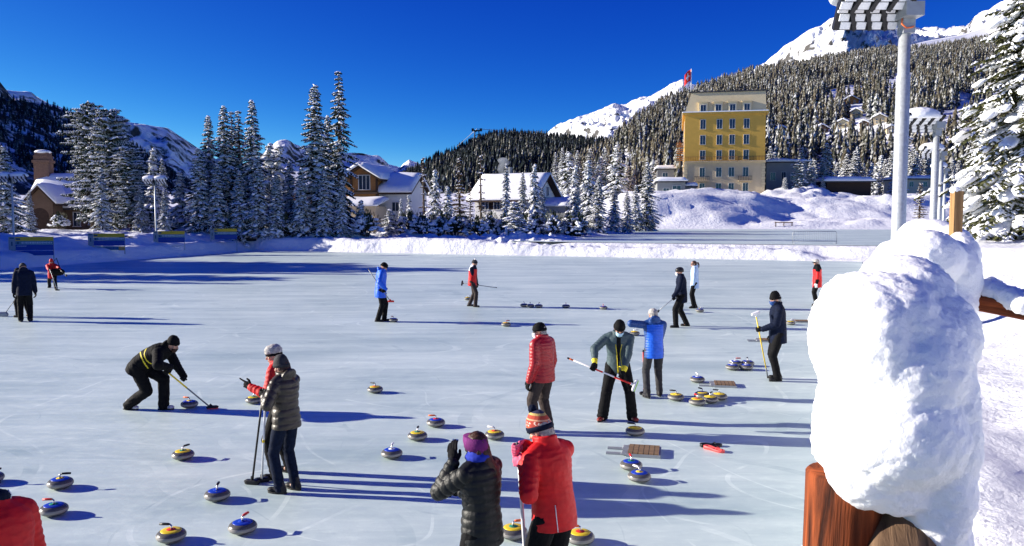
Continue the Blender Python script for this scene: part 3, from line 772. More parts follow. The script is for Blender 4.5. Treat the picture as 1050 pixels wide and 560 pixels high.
# black down coat, purple headband, raised hand
YB = gp(489, 447, 1.62).y
P = Person('woman in black down coat and purple headband shading her eyes with one hand', 48, 1.66, root=V((atY(494, 540, YB).x, YB + .05, 0)), stance=.2, group=G1, lean=4, head=(-2, 8), female=True, grips=('flat', 'rest'), voxel=.0075)
hp = P.inv @ atY(465, 474, YB + .05)
P.arms[0] = (P.arms[0][0],) + ik(P.arms[0][0], hp, .29 * P.s, .27 * P.s, (-.35, .2, -1))
P.hold(1, P.M @ (P.sh + P.F * .36 - V((0, 0, .28)) + P.Rv * .05), V((0, 0, 1)))
P.body(); P.jacket('cloth_blackpuff', hem=.12, puff=.018, quilt=.062, amp=.009, fem=1); P.trousers('cloth_black', .010); P.boots('boot_black')
P._gr = {1: P._gr[1], 0: ((P.hr * .25 + P.hu * .9 + P.hf * .3), -P.hr - P.hf * .5, 'flat')}
P.gloves('cloth_black'); P.scarf('cloth_royal', .018); P.hair('hair', long=.16, side=.045); P.headband('cloth_purple')

# red jacket, bobble hat
YR = gp(550, 410, 1.84).y
P = Person('man in bright red jacket and patterned bobble hat seen from behind', 42, 1.74, root=V((atY(556, 540, YR).x + .06, YR + .05, 0)), stance=.26, group=G1, lean=11, pel=(0, -.05, 0), head=(18, 24), voxel=.0085)
t1 = atY(531, 457, YR + .02); b1 = gp(543, 640) + V((.0, .10, 0)); dd = (b1 - t1).normalized()
P.hold(0, t1 + dd * .12, dd, pole=(-.6, -.6, -1)); P.hold(1, t1 + dd * .03, dd, pole=(.7, -.2, -.8))
P.body(); P.jacket('cloth_red', hem=.10, puff=.026, collar=.09); P.trousers('cloth_black', .018); P.boots('boot_black'); P.gloves('cloth_pink'); P.hair('hair_grey')
P.beanie('knit_bands', 'cloth_navy', tall=.03, pom='cloth_navy')
mb = MB(); pr = P.M.to_3x3(); 
J = P.jk
def on_jacket(P, th, h, off=.003):          # point on the jacket surface at torso angle th (degrees) and height h above the pelvis
    c = P.pel + (P.sh - P.pel) * (h / .5); d = P.Rv * math.cos(R(th)) + P.F * math.sin(R(th))
    ok, loc, no, _ = P.jk.ray_cast(c + d * .6, -d)
    return loc + no * off if ok else c + d * .18
mb.tube([on_jacket(P, 232, h) for h in (-.10, -.06, -.02, .02, .06, .10)], .0035, 6)
mb.build('piping', 'cloth_white', P.root, True)
broom('white shafted broom held by the man in the bobble hat', t1, b1, 'plastic_white', 'plastic_black', None, r=.0145, hdir=V((1, .2, 0)), flat=True)

# dark red puffer, black beanie
YP = gp(554, 328, 1.72).y
P = Person('man in dark red puffer jacket and black beanie facing left', 50, 1.70, root=V((atY(557, 400, YP).x, YP, 0)), group=G1, lean=3, head=(30, 12), stance=.24, voxel=.0095)
for i in (0, 1):
    a = P.arms[i][0]; P.arms[i] = (a,) + ik(a, a - V((0, 0, .54)) + P.F * .06 + P.Rv * (-.06, .06)[i], .29, .27, (0, -1, 0))
P.body(); P.jacket('cloth_darkred', hem=.12, puff=.034, quilt=.050, amp=.007, collar=.06); P.trousers('cloth_brown', .022); P.boots('boot_black'); P.gloves('cloth_black'); P.hair('hair_grey'); P.mask('cloth_white'); P.glasses(); P.beanie('cloth_black')

# grey green jacket, mask, across the broom
fl, fr = gp(648, 431), gp(618, 431)
P = Person('man in grey green jacket with pale blue face mask gripping a red broom', 176, 1.74, feet=(fl, fr), group=G1, lean=17, pel=(0, -.06, -.02), head=(10, 34), toe=(28, -28), voxel=.0095)
yb = fl.y - .38; t1, b1 = atY(583, 367.5, yb + .05), atY(653, 396, yb - .05); dd = (b1 - t1).normalized()
P.hold(1, atY(608, 377, yb), dd, pole=(1, -.3, .1)); P.hold(0, atY(637, 388, yb), dd, pole=(-1, -.3, .1))
P.body(); P.jacket('cloth_teal', hem=.10, puff=.020, mats=['cloth_teal', 'cloth_black', 'cloth_yellow'],
    paint=lambda x, y, z, arm, tt: np.where((arm == 0) & (y > .02) & (np.abs(x) < .02 + .05 * (z + .36)), 1, np.where((arm > 0) & (tt > 5.50), 2, 0)))
s = P.s
for sg in (-1, 1): MB().tube([on_jacket(P, 90 - sg * a, h, .002) for h, a in ((-.06, 1), (.05, 4), (.15, 7), (.25, 11), (.33, 15), (.41, 20))], .0055, 6).build('zipper', 'cloth_yellow', P.root, True)
P.trousers('cloth_black', .024, flare=.012); P.boots('boot_red'); P.gloves('cloth_black'); P.mask(); P.beanie('cloth_black', tall=.01)
broom('broom with red and white shaft and lime pad carried level', t1, b1, 'plastic_white', 'plastic_white', 'plastic_lime', [('plastic_orange', .93, .99), ('plastic_red', .50, .62), ('plastic_red', .03, .33)], hdir=V((.5, .1, .8)))

# blue jacket seen from behind
fl, fr = gp(666, 408), gp(675, 406.5)
P = Person('player in bright blue quilted jacket and grey cap seen from behind', 6, Hf(666, 314, 408, .02), feet=(fl - V((.04, 0, 0)), fr + V((.03, .05, 0))), group=G1, lean=5, head=(8, 8), toe=(14, -10), voxel=.0095)
hp = P.inv @ (atY(652, 333, fl.y + .22)); P.arms[0] = (P.arms[0][0],) + ik(P.arms[0][0], hp, .29 * P.s, .27 * P.s, (-1, -.1, .1))
t1, b1 = atY(659.5, 360, fl.y + .22), gp(661.5, 406) + V((0, .12, 0)); dd = (b1 - t1).normalized()
P.hold(1, atY(663, 372, fl.y + .24), dd, pole=(1, -.2, -.5))
P.body(); P.jacket('cloth_blue', hem=.17, puff=.022, quilt=.045, amp=.006, hood=True, mats=['cloth_blue', 'cloth_darkblue'],
    paint=lambda x, y, z, arm, tt: ((arm > 0) | (z > -.04) | ((np.abs(x) > .16))).astype(int))
P.trousers('cloth_grey', .012); P.boots('boot_black'); P.gloves('cloth_black'); P.hair('hair_grey'); P.cap('cloth_palegrey')
broom('red shafted broom standing in front of the blue jacket player', t1, b1, 'plastic_red', 'plastic_black', None, hdir=V((1, .5, 0)), flat=True)

# navy man with helmet
fl, fr = gp(693, 336), gp(704, 334.5)
P = Person('man in dark navy jacket and black helmet holding a broom forward', 84, Hf(699, 272, 336, .02), feet=(fl, fr), group=G1, lean=4, head=(0, 8), voxel=.013)
t1, b1 = atY(694, 303.5, fl.y), atY(673.5, 320, fl.y - .15); dd = (b1 - t1).normalized()
P.hold(0, atY(691, 306, fl.y), dd, pole=(-.3, -.8, -.3)); P.hold(1, atY(694, 303, fl.y), dd, pole=(.3, -.8, -.3))
P.body(); P.jacket('cloth_navy', hem=.22, puff=.022); P.trousers('cloth_black', .02); P.boots('boot_black'); P.gloves('cloth_black'); P.mask('cloth_white'); P.helmet('plastic_black')
broom('thin pale broom pointed down by the helmeted man', t1, b1, 'metal_grey', 'plastic_black', None, hdir=V((0, 1, 0)))

# pale blue jacket with ponytail
f0 = gp(712, 316)
P = Person('woman in pale blue jacket with dark ponytail behind the helmeted man', 80, Hf(708, 266, 316, .02), root=f0, group=G1, lean=2, head=(10, 5), stance=.18, female=True, voxel=.015)
P.body(); P.jacket('cloth_paleblue', hem=.22, puff=.018, fem=1, hood=True); P.trousers('cloth_black', .012); P.boots('boot_black'); P.gloves('cloth_black'); P.hair('hair', pony=.2); P.glasses()

# dark man with yellow broom
f0 = gp(796, 390)
P = Person('man in dark jacket and navy neck warmer beside an upright yellow broom', 84, Hf(792, 297, 390, .04), feet=(gp(797, 391), gp(797, 388.5)), group=G1, lean=4, head=(10, 12), voxel=.0105)
t1, b1 = atY(788, 382, f0.y - .12), atY(774.5, 320, f0.y - .05); b1.y = f0.y - .05; t1 = gp(787.5, 388) + V((0, .02, .02)); dd = (b1 - t1).normalized()
P.hold(0, t1 + (b1 - t1) * .74, dd, pole=(-.2, -.6, -.9))
P.body(); P.jacket('cloth_navy', hem=.20, puff=.026, collar=.07); P.trousers('cloth_black', .018); P.boots('boot_black'); P.gloves('cloth_black'); P.hair('hair_grey'); P.beanie('cloth_black', tall=.035); P.scarf('cloth_navy', .018); P.patch('neck_warmer', 'cloth_darkblue', (-.11, -.01), 80, .074, .100, .02, .01)
broom('yellow shafted broom held upside down with its pale head up', t1, b1, 'plastic_yellow', 'plastic_white', None, [('shaft_grey', .86, .99)], hdir=V((1, .3, .5)))

# red and black jacket far right
Yf = gp(837, 265, 1.75).y
P = Person('man in red jacket with black shoulders standing far right behind the snow', 78, 1.75, root=V((atY(838, 290, Yf).x, Yf, 0)), group=G1, lean=2, head=(10, 5), voxel=.014)
P.body(); P.jacket('cloth_red', hem=.26, puff=.03, mats=['cloth_red', 'cloth_black'], paint=lambda x, y, z, arm, tt: (((arm == 0) & (z > -.10)) | ((arm > 0) & (tt < 5.14)) | ((arm > 0) & (tt > 5.42))).astype(int))
P.trousers('cloth_black', .018); P.boots('boot_black'); P.gloves('cloth_white'); P.glasses(); P.hair('hair_grey'); P.cap('cloth_palegrey', 'cloth_black')

# red and white vest, middle distance
fl, fr = gp(481.5, 314), gp(487.5, 315)
P = Person('man in red and white jacket with dark sleeve holding a broom level', -104, Hf(485, 264, 315, .05), feet=(fl, fr), group=G1, lean=5, head=(-4, 14), voxel=.014)
Yq = fl.y - .12; t1, b1 = atY(509, 295, Yq), atY(473, 290.3, Yq + .1); dd = (b1 - t1).normalized()
P.hold(1, atY(487, 292, Yq), dd, pole=(.4, -.8, -.3))
P.body(); P.jacket('cloth_red', hem=.16, puff=.022, mats=['cloth_red', 'cloth_navy', 'cloth_white'], paint=lambda x, y, z, arm, tt: np.where(arm > 0, 1, np.where((z > -.13) & (y < .03), 2, np.where(z > -.05, 1, 0))))
P.trousers('cloth_brown', .016); P.boots('boot_black'); P.gloves('cloth_black'); P.beanie('cloth_grey', pom='cloth_white')
broom('black headed broom held level behind the red and white jacket man', t1, b1, 'shaft_grey', 'plastic_black', None, hdir=V((0, .3, 1)))

# blue jacket with stone at his feet
fl, fr = gp(387.5, 330), gp(394, 329.5)
P = Person('man in vivid blue jacket and black beanie looking down at the stone', -82, Hf(395, 268, 330, .0), feet=(fl, fr), group=G1, lean=5, head=(0, 30), voxel=.0135)
Yq = fl.y - .30; t1, b1 = atY(377.5, 276, Yq), atY(401, 310, Yq); dd = (b1 - t1).normalized()
P.hold(1, atY(393, 298.5, Yq), dd, pole=(.7, -.8, -.3))
P.body(); P.jacket('cloth_blue', hem=.24, puff=.030, hood=True); P.trousers('cloth_black', .02); P.boots('boot_black'); P.gloves('cloth_black'); P.beanie('cloth_black')
broom('dark broom with red pad carried by the vivid blue jacket man', t1, b1, 'shaft_grey', 'plastic_red', 'plastic_red', hdir=V((1, .1, .1)), flat=True)

# far left: navy jacket, head bent, and a companion half hidden behind
P = Person('man in long navy jacket with bent head at far left', 28, Hf(22, 270, 330, -.05), feet=(gp(21.5, 330), gp(31, 329.5)), group=G1, lean=10, head=(20, 38), voxel=.0135)
P.body(); P.jacket('cloth_navy', hem=.18, puff=.035, hood=True); P.trousers('cloth_black', .02); P.boots('boot_black'); P.gloves('cloth_black'); P.beanie('cloth_grey')
fb = gp(21, 324.5)
P = Person('player with grey jacket half hidden behind the navy jacket man', 70, 1.66, feet=(gp(18.5, 325.5), gp(30, 324.5)), group=G1, lean=14, head=(10, 30), voxel=.0135)
t1, b1 = atY(19, 302, fb.y - .1), gp(3, 324.5); dd = (b1 - t1).normalized()
P.hold(0, t1 + dd * .1, dd, pole=(-.5, -.4, -.6))
P.body(); P.jacket('cloth_palegrey', hem=.16, puff=.02); P.trousers('cloth_black', .016); P.boots('boot_black'); P.gloves('cloth_black'); P.beanie('cloth_black')
broom('broom with wide pale grey head at the left edge', t1, b1, 'shaft_grey', 'metal_grey', None, hdir=V((1, .1, 0)), flat=True, size=(.34, .12, .12))

# far left: red hooded walker
f0 = gp(54, 297)
P = Person('walker in red hooded jacket carrying sticks and a black bag', -166, Hf(54, 259, 297, .0), feet=(gp(57.5, 297), gp(51, 295)), group=G1, lean=8, head=(10, 14), voxel=.015)
t1, b1 = atY(51, 276, f0.y - .2), gp(59, 298) ; dd = (b1 - t1).normalized(); P.hold(1, t1 + dd * .1, dd)
t2, b2 = atY(62, 277, f0.y - .15), atY(68.5, 283, f0.y - .2); d2 = (b2 - t2).normalized(); P.hold(0, t2 + d2 * .05, d2)
P.body(); P.jacket('cloth_red', hem=.14, puff=.03, hood=True); P.trousers('cloth_black', .018); P.boots('boot_black'); P.gloves('cloth_black')
P.beanie('cloth_red', tall=.02); P.scarf('cloth_red', .02)
broom('broom trailing on the ice before the red hooded walker', t1, b1, 'metal_grey', 'plastic_black', hdir=V((1, 0, 0)), flat=True)
broom('short dark stick swinging at the red hooded walker side', t2, b2, 'plastic_black', 'plastic_black', hdir=V((0, 0, 1)), size=(.10, .06, .05))
bg_ = thing('bag', 'black shoulder bag hanging behind the red hooded walker', 'bag', f0 + V((.10, .22, .78)))
mb = MB(); mb.ell((0, 0, 0), (.36, 0, 0), (0, .12, 0), (0, 0, .17), 16, 9)
link('bag_body', remesh(mb, .02, 'bag_body', 'cloth_black', 1, lambda co: .03 * fbm(co[:, 0] * 8, co[:, 1] * 8, co[:, 2] * 8, 2, 4)), bg_)
MB().tube([(-.22, -.02, .12), (-.08, -.07, .50), (.05, -.10, .64), (.2, -.05, .12)], .016, 8).build('strap', 'cloth_black', bg_, True)

# near left corner: red jacket, only back and shoulder in the picture
YC = gp(26, 530, 1.42).y
P = Person('person in red jacket with navy striped collar at bottom left corner', 62, 1.74, root=V((atY(8, 560, YC).x - .02, YC, 0)), group=G1, lean=16, head=(10, 30), stance=.26, voxel=.009)
P.body(); P.jacket('cloth_red', hem=.2, puff=.034, collar=.03)
P.trousers('cloth_black', .018); P.boots('boot_black'); P.gloves('cloth_black'); P.beanie('cloth_navy')
sc_ = P.scarf('cloth_navy', .030, .15)
for k in (-35, 20, 200, 250): MB().tube([P.neck + (P.hc - P.neck) * .35 + (P.Rv * math.cos(R(k)) + P.F * math.sin(R(k))) * (.112 + q * .3) + P.U * (z) for z, q in ((-.03, .0), (0, .045), (.035, .0))], .005, 6).build('stripe', 'cloth_white', sc_, True)

# ------------------------------------------------------------------ curling stones
def make_stone():
    root = empty('curling_stone')
    MB().lathe([(.062, 0), (.070, .002), (.105, .014), (.132, .032), (.1435, .050), (.1455, .062), (.1435, .076), (.132, .094), (.112, .108), (.085, .1145), (.0, .115)], 48).build('granite_body', 'granite', root, True)
    cp = MB().lathe([(.100, .109), (.1015, .1115), (.098, .1155), (.080, .1205), (.030, .1225), (0, .1226)], 40).build('cap', 'plastic_blue', root, True)
    MB().lathe([(.046, .1212), (.045, .1236), (0, .1246)], 28).build('badge', 'plastic_green', cp, True)
    MB().tube([(-.005, 0, .122), (-.005, 0, .148), (.0, 0, .163), (.018, 0, .172)], [.013, .011, .010, .0095], 12).build('handle_neck', 'chrome', root, True)
    MB().tube([(.012, 0, .172), (.03, 0, .174), (.075, 0, .1725), (.118, 0, .170)], [.010, .0125, .0135, .012], 12, (1.0, 1.25)).build('handle', 'plastic_black', root, True)
    return root
PROTO = make_stone(); _first = [True]
CAPS = {'y': 'plastic_yellow', 'b': 'plastic_blue'}; BADGE = {'g': 'plastic_green', 'r': 'plastic_red', 'y': 'plastic_yellow', 'b': 'plastic_blue', 'w': 'plastic_white'}; HAN = {'k': 'plastic_black', 'o': 'plastic_orange', 'r': 'plastic_red', 'w': 'plastic_white', 'g': 'plastic_green'}
def stone(px, py, cap, badge, han, rot, label, group='curling stones on the ice'):
    o = PROTO if _first[0] else copy_tree(PROTO); _first[0] = False
    p = gp(px, py); o.location = (p.x, p.y + .075, 0); o.rotation_euler = (0, 0, R(rot)); tag(o, label, 'curling stone', group)
    for c in o.children:
        n = c.name.split('.')[0]
        if n == 'granite_body': continue
        mm = {'cap': CAPS[cap], 'handle_neck': 'chrome' if han != 'g' else 'plastic_yellow', 'handle': HAN[han]}[n]
        c.material_slots[0].link = 'OBJECT'; c.material_slots[0].material = M[mm]
        for g in c.children: g.material_slots[0].link = 'OBJECT'; g.material_slots[0].material = M[BADGE[badge]]
for a in [
    (172.5, 558, 'y', 'r', 'k', 172, 'yellow stone with red badge at the bottom edge, nearest the left corner'),
    (51.5, 530.5, 'b', 'g', 'r', 178, 'blue stone with green badge just above the bottom left person'),
    (58.5, 502.5, 'b', 'y', 'k', 18, 'blue stone with yellow badge, second up from the bottom left person'),
    (-13, 497, 'b', 'y', 'k', 10, 'stone at the left edge whose shadow reaches into the picture'),
    (185.5, 472.5, 'y', 'g', 'k', 70, 'yellow stone with green badge alone below the bending sweeper'),
    (220.5, 515, 'b', 'b', 'k', 100, 'blue stone standing left of the two upright brooms'),
    (246.5, 549, 'b', 'b', 'r', 80, 'plain blue stone nearest the bottom edge, left of centre'),
    (192.5, 419, 'b', 'y', 'o', 160, 'blue stone being swept behind the yellow gripped broom'),
    (259, 414.5, 'y', 'g', 'w', 100, 'yellow stone under the outstretched glove of the fur cap player'),
    (384, 403.5, 'y', 'r', 'k', 140, 'lone yellow stone in the open ice left of centre'),
    (446.5, 438.5, 'b', 'r', 'o', 178, 'blue stone right of the yellow one above the black coat woman'),
    (427.5, 452.5, 'y', 'g', 'k', 90, 'yellow stone between the two blue ones above the black coat woman'),
    (401, 471, 'b', 'w', 'w', 90, 'blue stone lowest of the three left of the black coat woman'),
    (507, 451.5, 'y', 'r', 'w', 150, 'yellow stone close to the purple headband'),
    (526.5, 554.5, 'y', 'g', 'o', 20, 'yellow stone with green badge between the two nearest players'),
    (595.5, 560, 'y', 'r', 'o', 170, 'yellow stone with red badge right of the bobble hat man'),
    (652, 447.5, 'y', 'y', 'k', 155, 'yellow stone just before the boots of the masked man'),
    (648, 483.5, 'b', 'g', 'r', 90, 'blue stone with green badge against the nearest coir hack'),
    (656.5, 495.5, 'b', 'y', 'w', 120, 'blue stone with yellow badge, front one of the pair by the hack'),
    (694, 411.5, 'y', 'y', 'k', 150, 'yellow stone between the blue jacket player and the clustered stones'),
    (716, 393, 'b', 'w', 'w', 90, 'blue stone left of the second coir hack'),
    (716, 416.5, 'y', 'r', 'r', 100, 'yellow stone at front left of the yellow cluster'),
    (729, 414, 'y', 'y', 'k', 60, 'yellow stone in the middle of the yellow cluster'),
    (738.5, 411, 'y', 'y', 'k', 140, 'yellow stone at right of the yellow cluster'),
    (721, 409.5, 'y', 'b', 'k', 110, 'yellow stone at the back of the yellow cluster'),
    (752, 380, 'b', 'w', 'w', 100, 'blue stone at front left of the blue cluster'),
    (766, 380, 'b', 'w', 'k', 40, 'blue stone at front right of the blue cluster'),
    (755, 376, 'b', 'w', 'r', 10, 'blue stone at back left of the blue cluster'),
    (767.5, 376, 'b', 'w', 'k', 80, 'blue stone at back right of the blue cluster'),
    (403, 330.5, 'b', 'w', 'r', 130, 'grey looking stone at the feet of the vivid blue jacket man'),
    (519, 335, 'y', 'r', 'r', 30, 'stone with pale top in the long shadow right of the blue jacket man'),
    (537.5, 315, 'b', 'w', 'k', 100, 'leftmost stone of the far row, blue cap'),
    (544, 315.5, 'b', 'w', 'k', 100, 'second stone from left in the far row'),
    (552.5, 315.8, 'b', 'w', 'k', 70, 'third stone from left in the far row'),
    (580.5, 316, 'b', 'r', 'r', 90, 'stone standing alone in the middle of the far row'),
    (619, 317.5, 'b', 'r', 'r', 90, 'rightmost stone of the far row'),
    (479.5, 308, 'y', 'y', 'w', 0, 'stone behind the boots of the red and white jacket man'),
    (651, 344.5, 'y', 'y', 'w', 0, 'pale stone under the raised elbow of the blue quilted jacket'),
    (694.5, 318, 'b', 'w', 'w', 0, 'far stone of the two left of the helmeted man'),
    (697, 322, 'y', 'y', 'w', 0, 'near stone of the two left of the helmeted man'),
    (718, 320.5, 'b', 'y', 'w', 0, 'stone right of the pale blue jacket woman'),
    (811.5, 333.5, 'y', 'g', 'w', 0, 'yellow stone beside the far hack near the red and black jacket man'),
]: stone(*a)

# ------------------------------------------------------------------ hacks: coir mats in low metal frames with two prongs
def hack(c, w_, d_, rz, label):
    r = thing('foot_hack', label, 'hack', (c.x, c.y, 0), R(rz), 'coir foot hacks')
    MB().box((0, 0, .022), (w_, d_, .04)).build('frame', 'metal_grey', r)
    MB().box((0, 0, .050), (w_ * .90, d_ * .90, .022)).build('coir_mat', 'coir', r)
    for k in (-1, 1):
        MB().box((-w_ / 2 - .14, k * d_ * .27, .010), (.28, .08, .018)).build('prong', 'metal_grey', r)
        MB().box((-w_ / 2 - .02, k * d_ * .27, .035), (.12, .13, .04), taper=.6).build('bracket', 'metal_grey', r)
hack(gp(661, 466) + V((0, .06, 0)), .46, .46, -12, 'coir hack with metal prongs nearest the masked man')
hack(gp(743, 395.5), .42, .42, -10, 'coir hack between the yellow and the blue stone clusters')
hack(gp(787, 350), .46, .40, -8, 'coir hack behind the yellow broom')
hack(gp(823, 330.5), .5, .40, -8, 'coir hack at the feet of the red and black jacket man')

def slider(p, m, rz, label):          # rubber overshoe
    r = thing('rubber_overshoe', label, 'overshoe', (p.x, p.y, 0), R(rz), 'rubber overshoes dropped on the ice')
    ys = [(-.15, .030), (-.13, .040), (-.06, .034), (.02, .042), (.09, .050), (.14, .042), (.165, .018)]
    out, inn = [], []
    mb = MB()
    L = [(x, w) for x, w in ys]
    loop = [(x, w) for x, w in L] + [(x, -w) for x, w in reversed(L)]
    bot = [V((x, y, .002)) for x, y in loop]; top = [V((x, y * 1.05, .05 if x < -.05 else .035)) for x, y in loop]; inner = [V((x * .9, y * .72, .05 if x < -.05 else .034)) for x, y in loop]; ib = [V((x * .88, y * .68, .012)) for x, y in loop]
    mb.loft([bot, top, inner, ib]); mb.build('shell', m, r, True)
    MB().tube([(.06, .045, .04), (.06, 0, .058), (.06, -.045, .04)], .009, 8).build('toe_strap', m, r, True)
slider(gp(732, 462), 'plastic_redpink', -48, 'red rubber overshoe lying on the ice')
slider(gp(727, 458.5) + V((.03, .03, 0)), 'plastic_black', 8, 'black rubber overshoe crossing behind the red one')
# ------------------------------------------------------------------ ground, ice and snow banks
ZU = 1.08                                         # level of the upper rink
LA, LB, LC = gp(0, 277.5), gp(210, 261), gp(318, 258)
ld = (LB - LA).normalized()
RA, RB = V((2.58, 7.6, 0)), gp(884, 268.5); rd = (RB - RA).normalized()
FD = (RB - LC).normalized()
def line_side(x, y, p, d):                       # signed distance, + to the left of direction d
    return (x - p.x) * -d.y + (y - p.y) * d.x
def ground(x, y):
    x = np.asarray(x, float); y = np.asarray(y, float)
    dl = line_side(x, y, LA, ld) + 0.35 * vnoise(x / 3, y / 3, seed=3)
    dr = -line_side(x, y, RA, rd) + 0.25 * vnoise(x / 1.3, y / 1.3, seed=4)
    df = line_side(x, y, LC, FD) + 0.5 * vnoise(x / 2.0, y / 2.0, seed=5) * sstep(8, 14, y)
    n1 = fbm(x / 2.2, y / 2.2, oct=4, seed=11); n2 = fbm(x / 9, y / 9, oct=3, seed=12); n3 = fbm(x / .5, y / .5, oct=3, seed=13); n4 = fbm(x / 1.0, y / .8, oct=4, seed=23)
    low = -0.06
    # left bank
    hl = low + (1.05 + .12 * n1) * sstep(0, 1.9, dl) + .07 * n3 * sstep(.2, 1, dl) + (.75 + .5 * n1 + .3 * n2) * sstep(1.8, 5.0, dl)
    # far ridge of shovelled snow and the level behind it
    lumps = np.abs(n4) * 1.1
    along = (x - LC.x) * FD.x + (y - LC.y) * FD.y; L_r = (RB - LC).length - 1.0; ridge = (1.25 - .48 * sstep(8, 28, along) + .36 * lumps + .18 * n2) * sstep(-.1, .9, df) * (1 - sstep(2.2, 4.0, df)) * (1 - .75 * sstep(L_r - 4, L_r - 1, along))
    behind = (ZU + .03) * sstep(1.0, 3.2, df)
    left_heap = (1.15 + .9 * n1 + .6 * n2 + .35 * lumps) * sstep(0, 1.5, df)
    # snow field left of the upper rink: lumpy, a little higher
    lf = 1 - sstep(-2.0, 3.0, x - 2.0 - (y - 68) * .23 + 2.5 * n2)
    far_l = (1.05 + .75 * n1 + .6 * n2 + .30 * n3 + .5 * lumps) * sstep(2.5, 6.0, df) + np.clip((y - 72) * .012, 0, .9)
    hf = low + np.maximum(ridge, behind * (1 - lf) + np.maximum(far_l, .2 * sstep(1, 3, df)) * lf)
    # beyond the upper rink everything rises
    e = y - (152 - .14 * (x - 20))
    hf = hf + sstep(0, 5, e) * (1.1 + 1.0 * n2 + .5 * n1 + .3 * n3) + np.clip(e, 0, 200) * .052
    # the two big heaps of cleared snow
    def heap(cx, cy, rx, ry, h, p=2.0):
        q = ((x - cx) / rx) ** 2 + ((y - cy) / ry) ** 2
        return h * np.clip(1 - q, 0, 1) ** 1.25
    c1 = atY(712, 215, 163); c2 = atY(812, 215, 190); c3 = atY(900, 215, 168); c4 = atY(655, 218, 160)
    hf = hf + heap(c1.x, c1.y + 8, 22, 18, 5.6) * (1 + .10 * n2 + .05 * n1) + heap(c4.x, c4.y + 2, 11, 7, 1.8) + heap(c2.x, c2.y - 4, 15, 12, 2.2) * (1 + .25 * n1 + .35 * np.abs(n4)) + heap(c3.x + 4, c3.y + 10, 48, 18, 4.0) * (1 + .3 * n2 + .15 * n1)
    # right: bank, terrace on which the photographer stands, then the slope
    fl_ = (x - (.85 + .54 * (y - 1.75))) * .88; terr = 1.60 + .16 * n1 + .05 * n3 - .50 * sstep(.0, 1.7, fl_) * (1 - sstep(2.0, 3.4, fl_)) + sstep(1.3, 4.2, dr) * (1.42 + .10 * n2) + sstep(9, 30, dr) * .8 + sstep(20, 90, dr) * 3.5
    hr = low + terr * sstep(0, 1.5, dr)
    inside = np.full_like(x, low)
    h = inside
    h = np.where(dl > 0, hl, h)
    h = np.where(df > 0, np.where(dl > 0, np.maximum(hf, hl), hf), h)
    k = sstep(0, 4.0, dr)
    h = np.where(dr > 0, np.where(df > 0, hf * (1 - sstep(6, 30, dr)) + np.maximum(hr, hf) * sstep(6, 30, dr), hr), h)
    return h
def gz(x, y): return float(ground(np.array([x]), np.array([y]))[0])
def grid(name, xs, ys, fn, m, kind='structure', label=None, hole=None):
    X, Y = np.meshgrid(xs, ys); Z = fn(X, Y)
    vs = np.stack([X.ravel(), Y.ravel(), Z.ravel()], 1); nx, ny = len(xs), len(ys)
    a = (np.arange(ny - 1)[:, None] * nx + np.arange(nx - 1)[None, :]).ravel()
    f = np.stack([a, a + 1, a + nx + 1, a + nx], 1)
    if hole is not None:
        cx = X.ravel()[a], Y.ravel()[a]; keep = ~hole(X.ravel()[a], Y.ravel()[a], X.ravel()[a + nx + 1], Y.ravel()[a + nx + 1]); f = f[keep]
    me = np_mesh(name, vs, f.ravel(), np.full(len(f), 4), [M[m]], smooth=True)
    o = link(name, me); tag(o, label, kind=kind); return o
def space(*segs):
    out = []
    for a, b, st in segs: out += list(np.arange(a, b, st))
    return np.array(out)

def snow_ground_mat():
    m = bpy.data.materials.new('snow_ground'); m.use_nodes = True; M['snow_ground'] = m
    n = m.node_tree; b = n.nodes['Principled BSDF']; g = n.nodes.new('ShaderNodeNewGeometry')
    def noise(s, d=5, r=.6):
        x = n.nodes.new('ShaderNodeTexNoise'); x.inputs['Scale'].default_value = s; x.inputs['Detail'].default_value = d; x.inputs['Roughness'].default_value = r
        n.links.new(g.outputs['Position'], x.inputs['Vector']); return x.outputs[0]
    rp = n.nodes.new('ShaderNodeValToRGB'); n.links.new(noise(.8), rp.inputs[0])
    rp.color_ramp.elements[0].position = .3; rp.color_ramp.elements[0].color = (.79, .81, .85, 1); rp.color_ramp.elements[1].position = .7; rp.color_ramp.elements[1].color = (.88, .89, .91, 1)
    n.links.new(rp.outputs[0], b.inputs['Base Color']); b.inputs['Roughness'].default_value = .6; b.inputs['Specular IOR Level'].default_value = .2
    h = math_node(n, 'ADD', math_node(n, 'MULTIPLY', noise(1.6, 6), .16), math_node(n, 'MULTIPLY', noise(14, 6, .7), .035))
    bp = n.nodes.new('ShaderNodeBump'); bp.inputs['Strength'].default_value = .9; bp.inputs['Distance'].default_value = 1.0
    n.links.new(h, bp.inputs['Height']); n.links.new(bp.outputs[0], b.inputs['Normal'])
snow_ground_mat()
NX0, NX1, NY0, NY1 = -52, 50, -6, 100
def in_ice(x0, y0, x1, y1): return (x1 < 2.2) & (x0 > LA.x + 3.5 + 0 * x0) & (y1 < 50) 
grid('snowy_ground', space((NX0, -34, .45), (-34, -22, .22), (-22, -2, .5), (-2, 8, .12), (8, NX1 + .01, .42)), space((NY0, 20, .13), (20, 40, .35), (40, NY1 + .2, .24)), ground, 'snow_ground', hole=in_ice)
def near(x0, y0, x1, y1): return (x0 >= NX0) & (x1 <= NX1) & (y0 >= NY0) & (y1 <= NY1)
xs = space((-420, NX0, 8), (NX0, NX1, 1.5), (NX1, 190, 1.2), (190, 560, 8)); ys = space((-60, NY0, 6), (NY0, NY1, 2.0), (NY1, 215, .8), (215, 700, 8))
xs = np.unique(np.concatenate([xs, [NX0, NX1]])); ys = np.unique(np.concatenate([ys, [NY0, NY1]]))
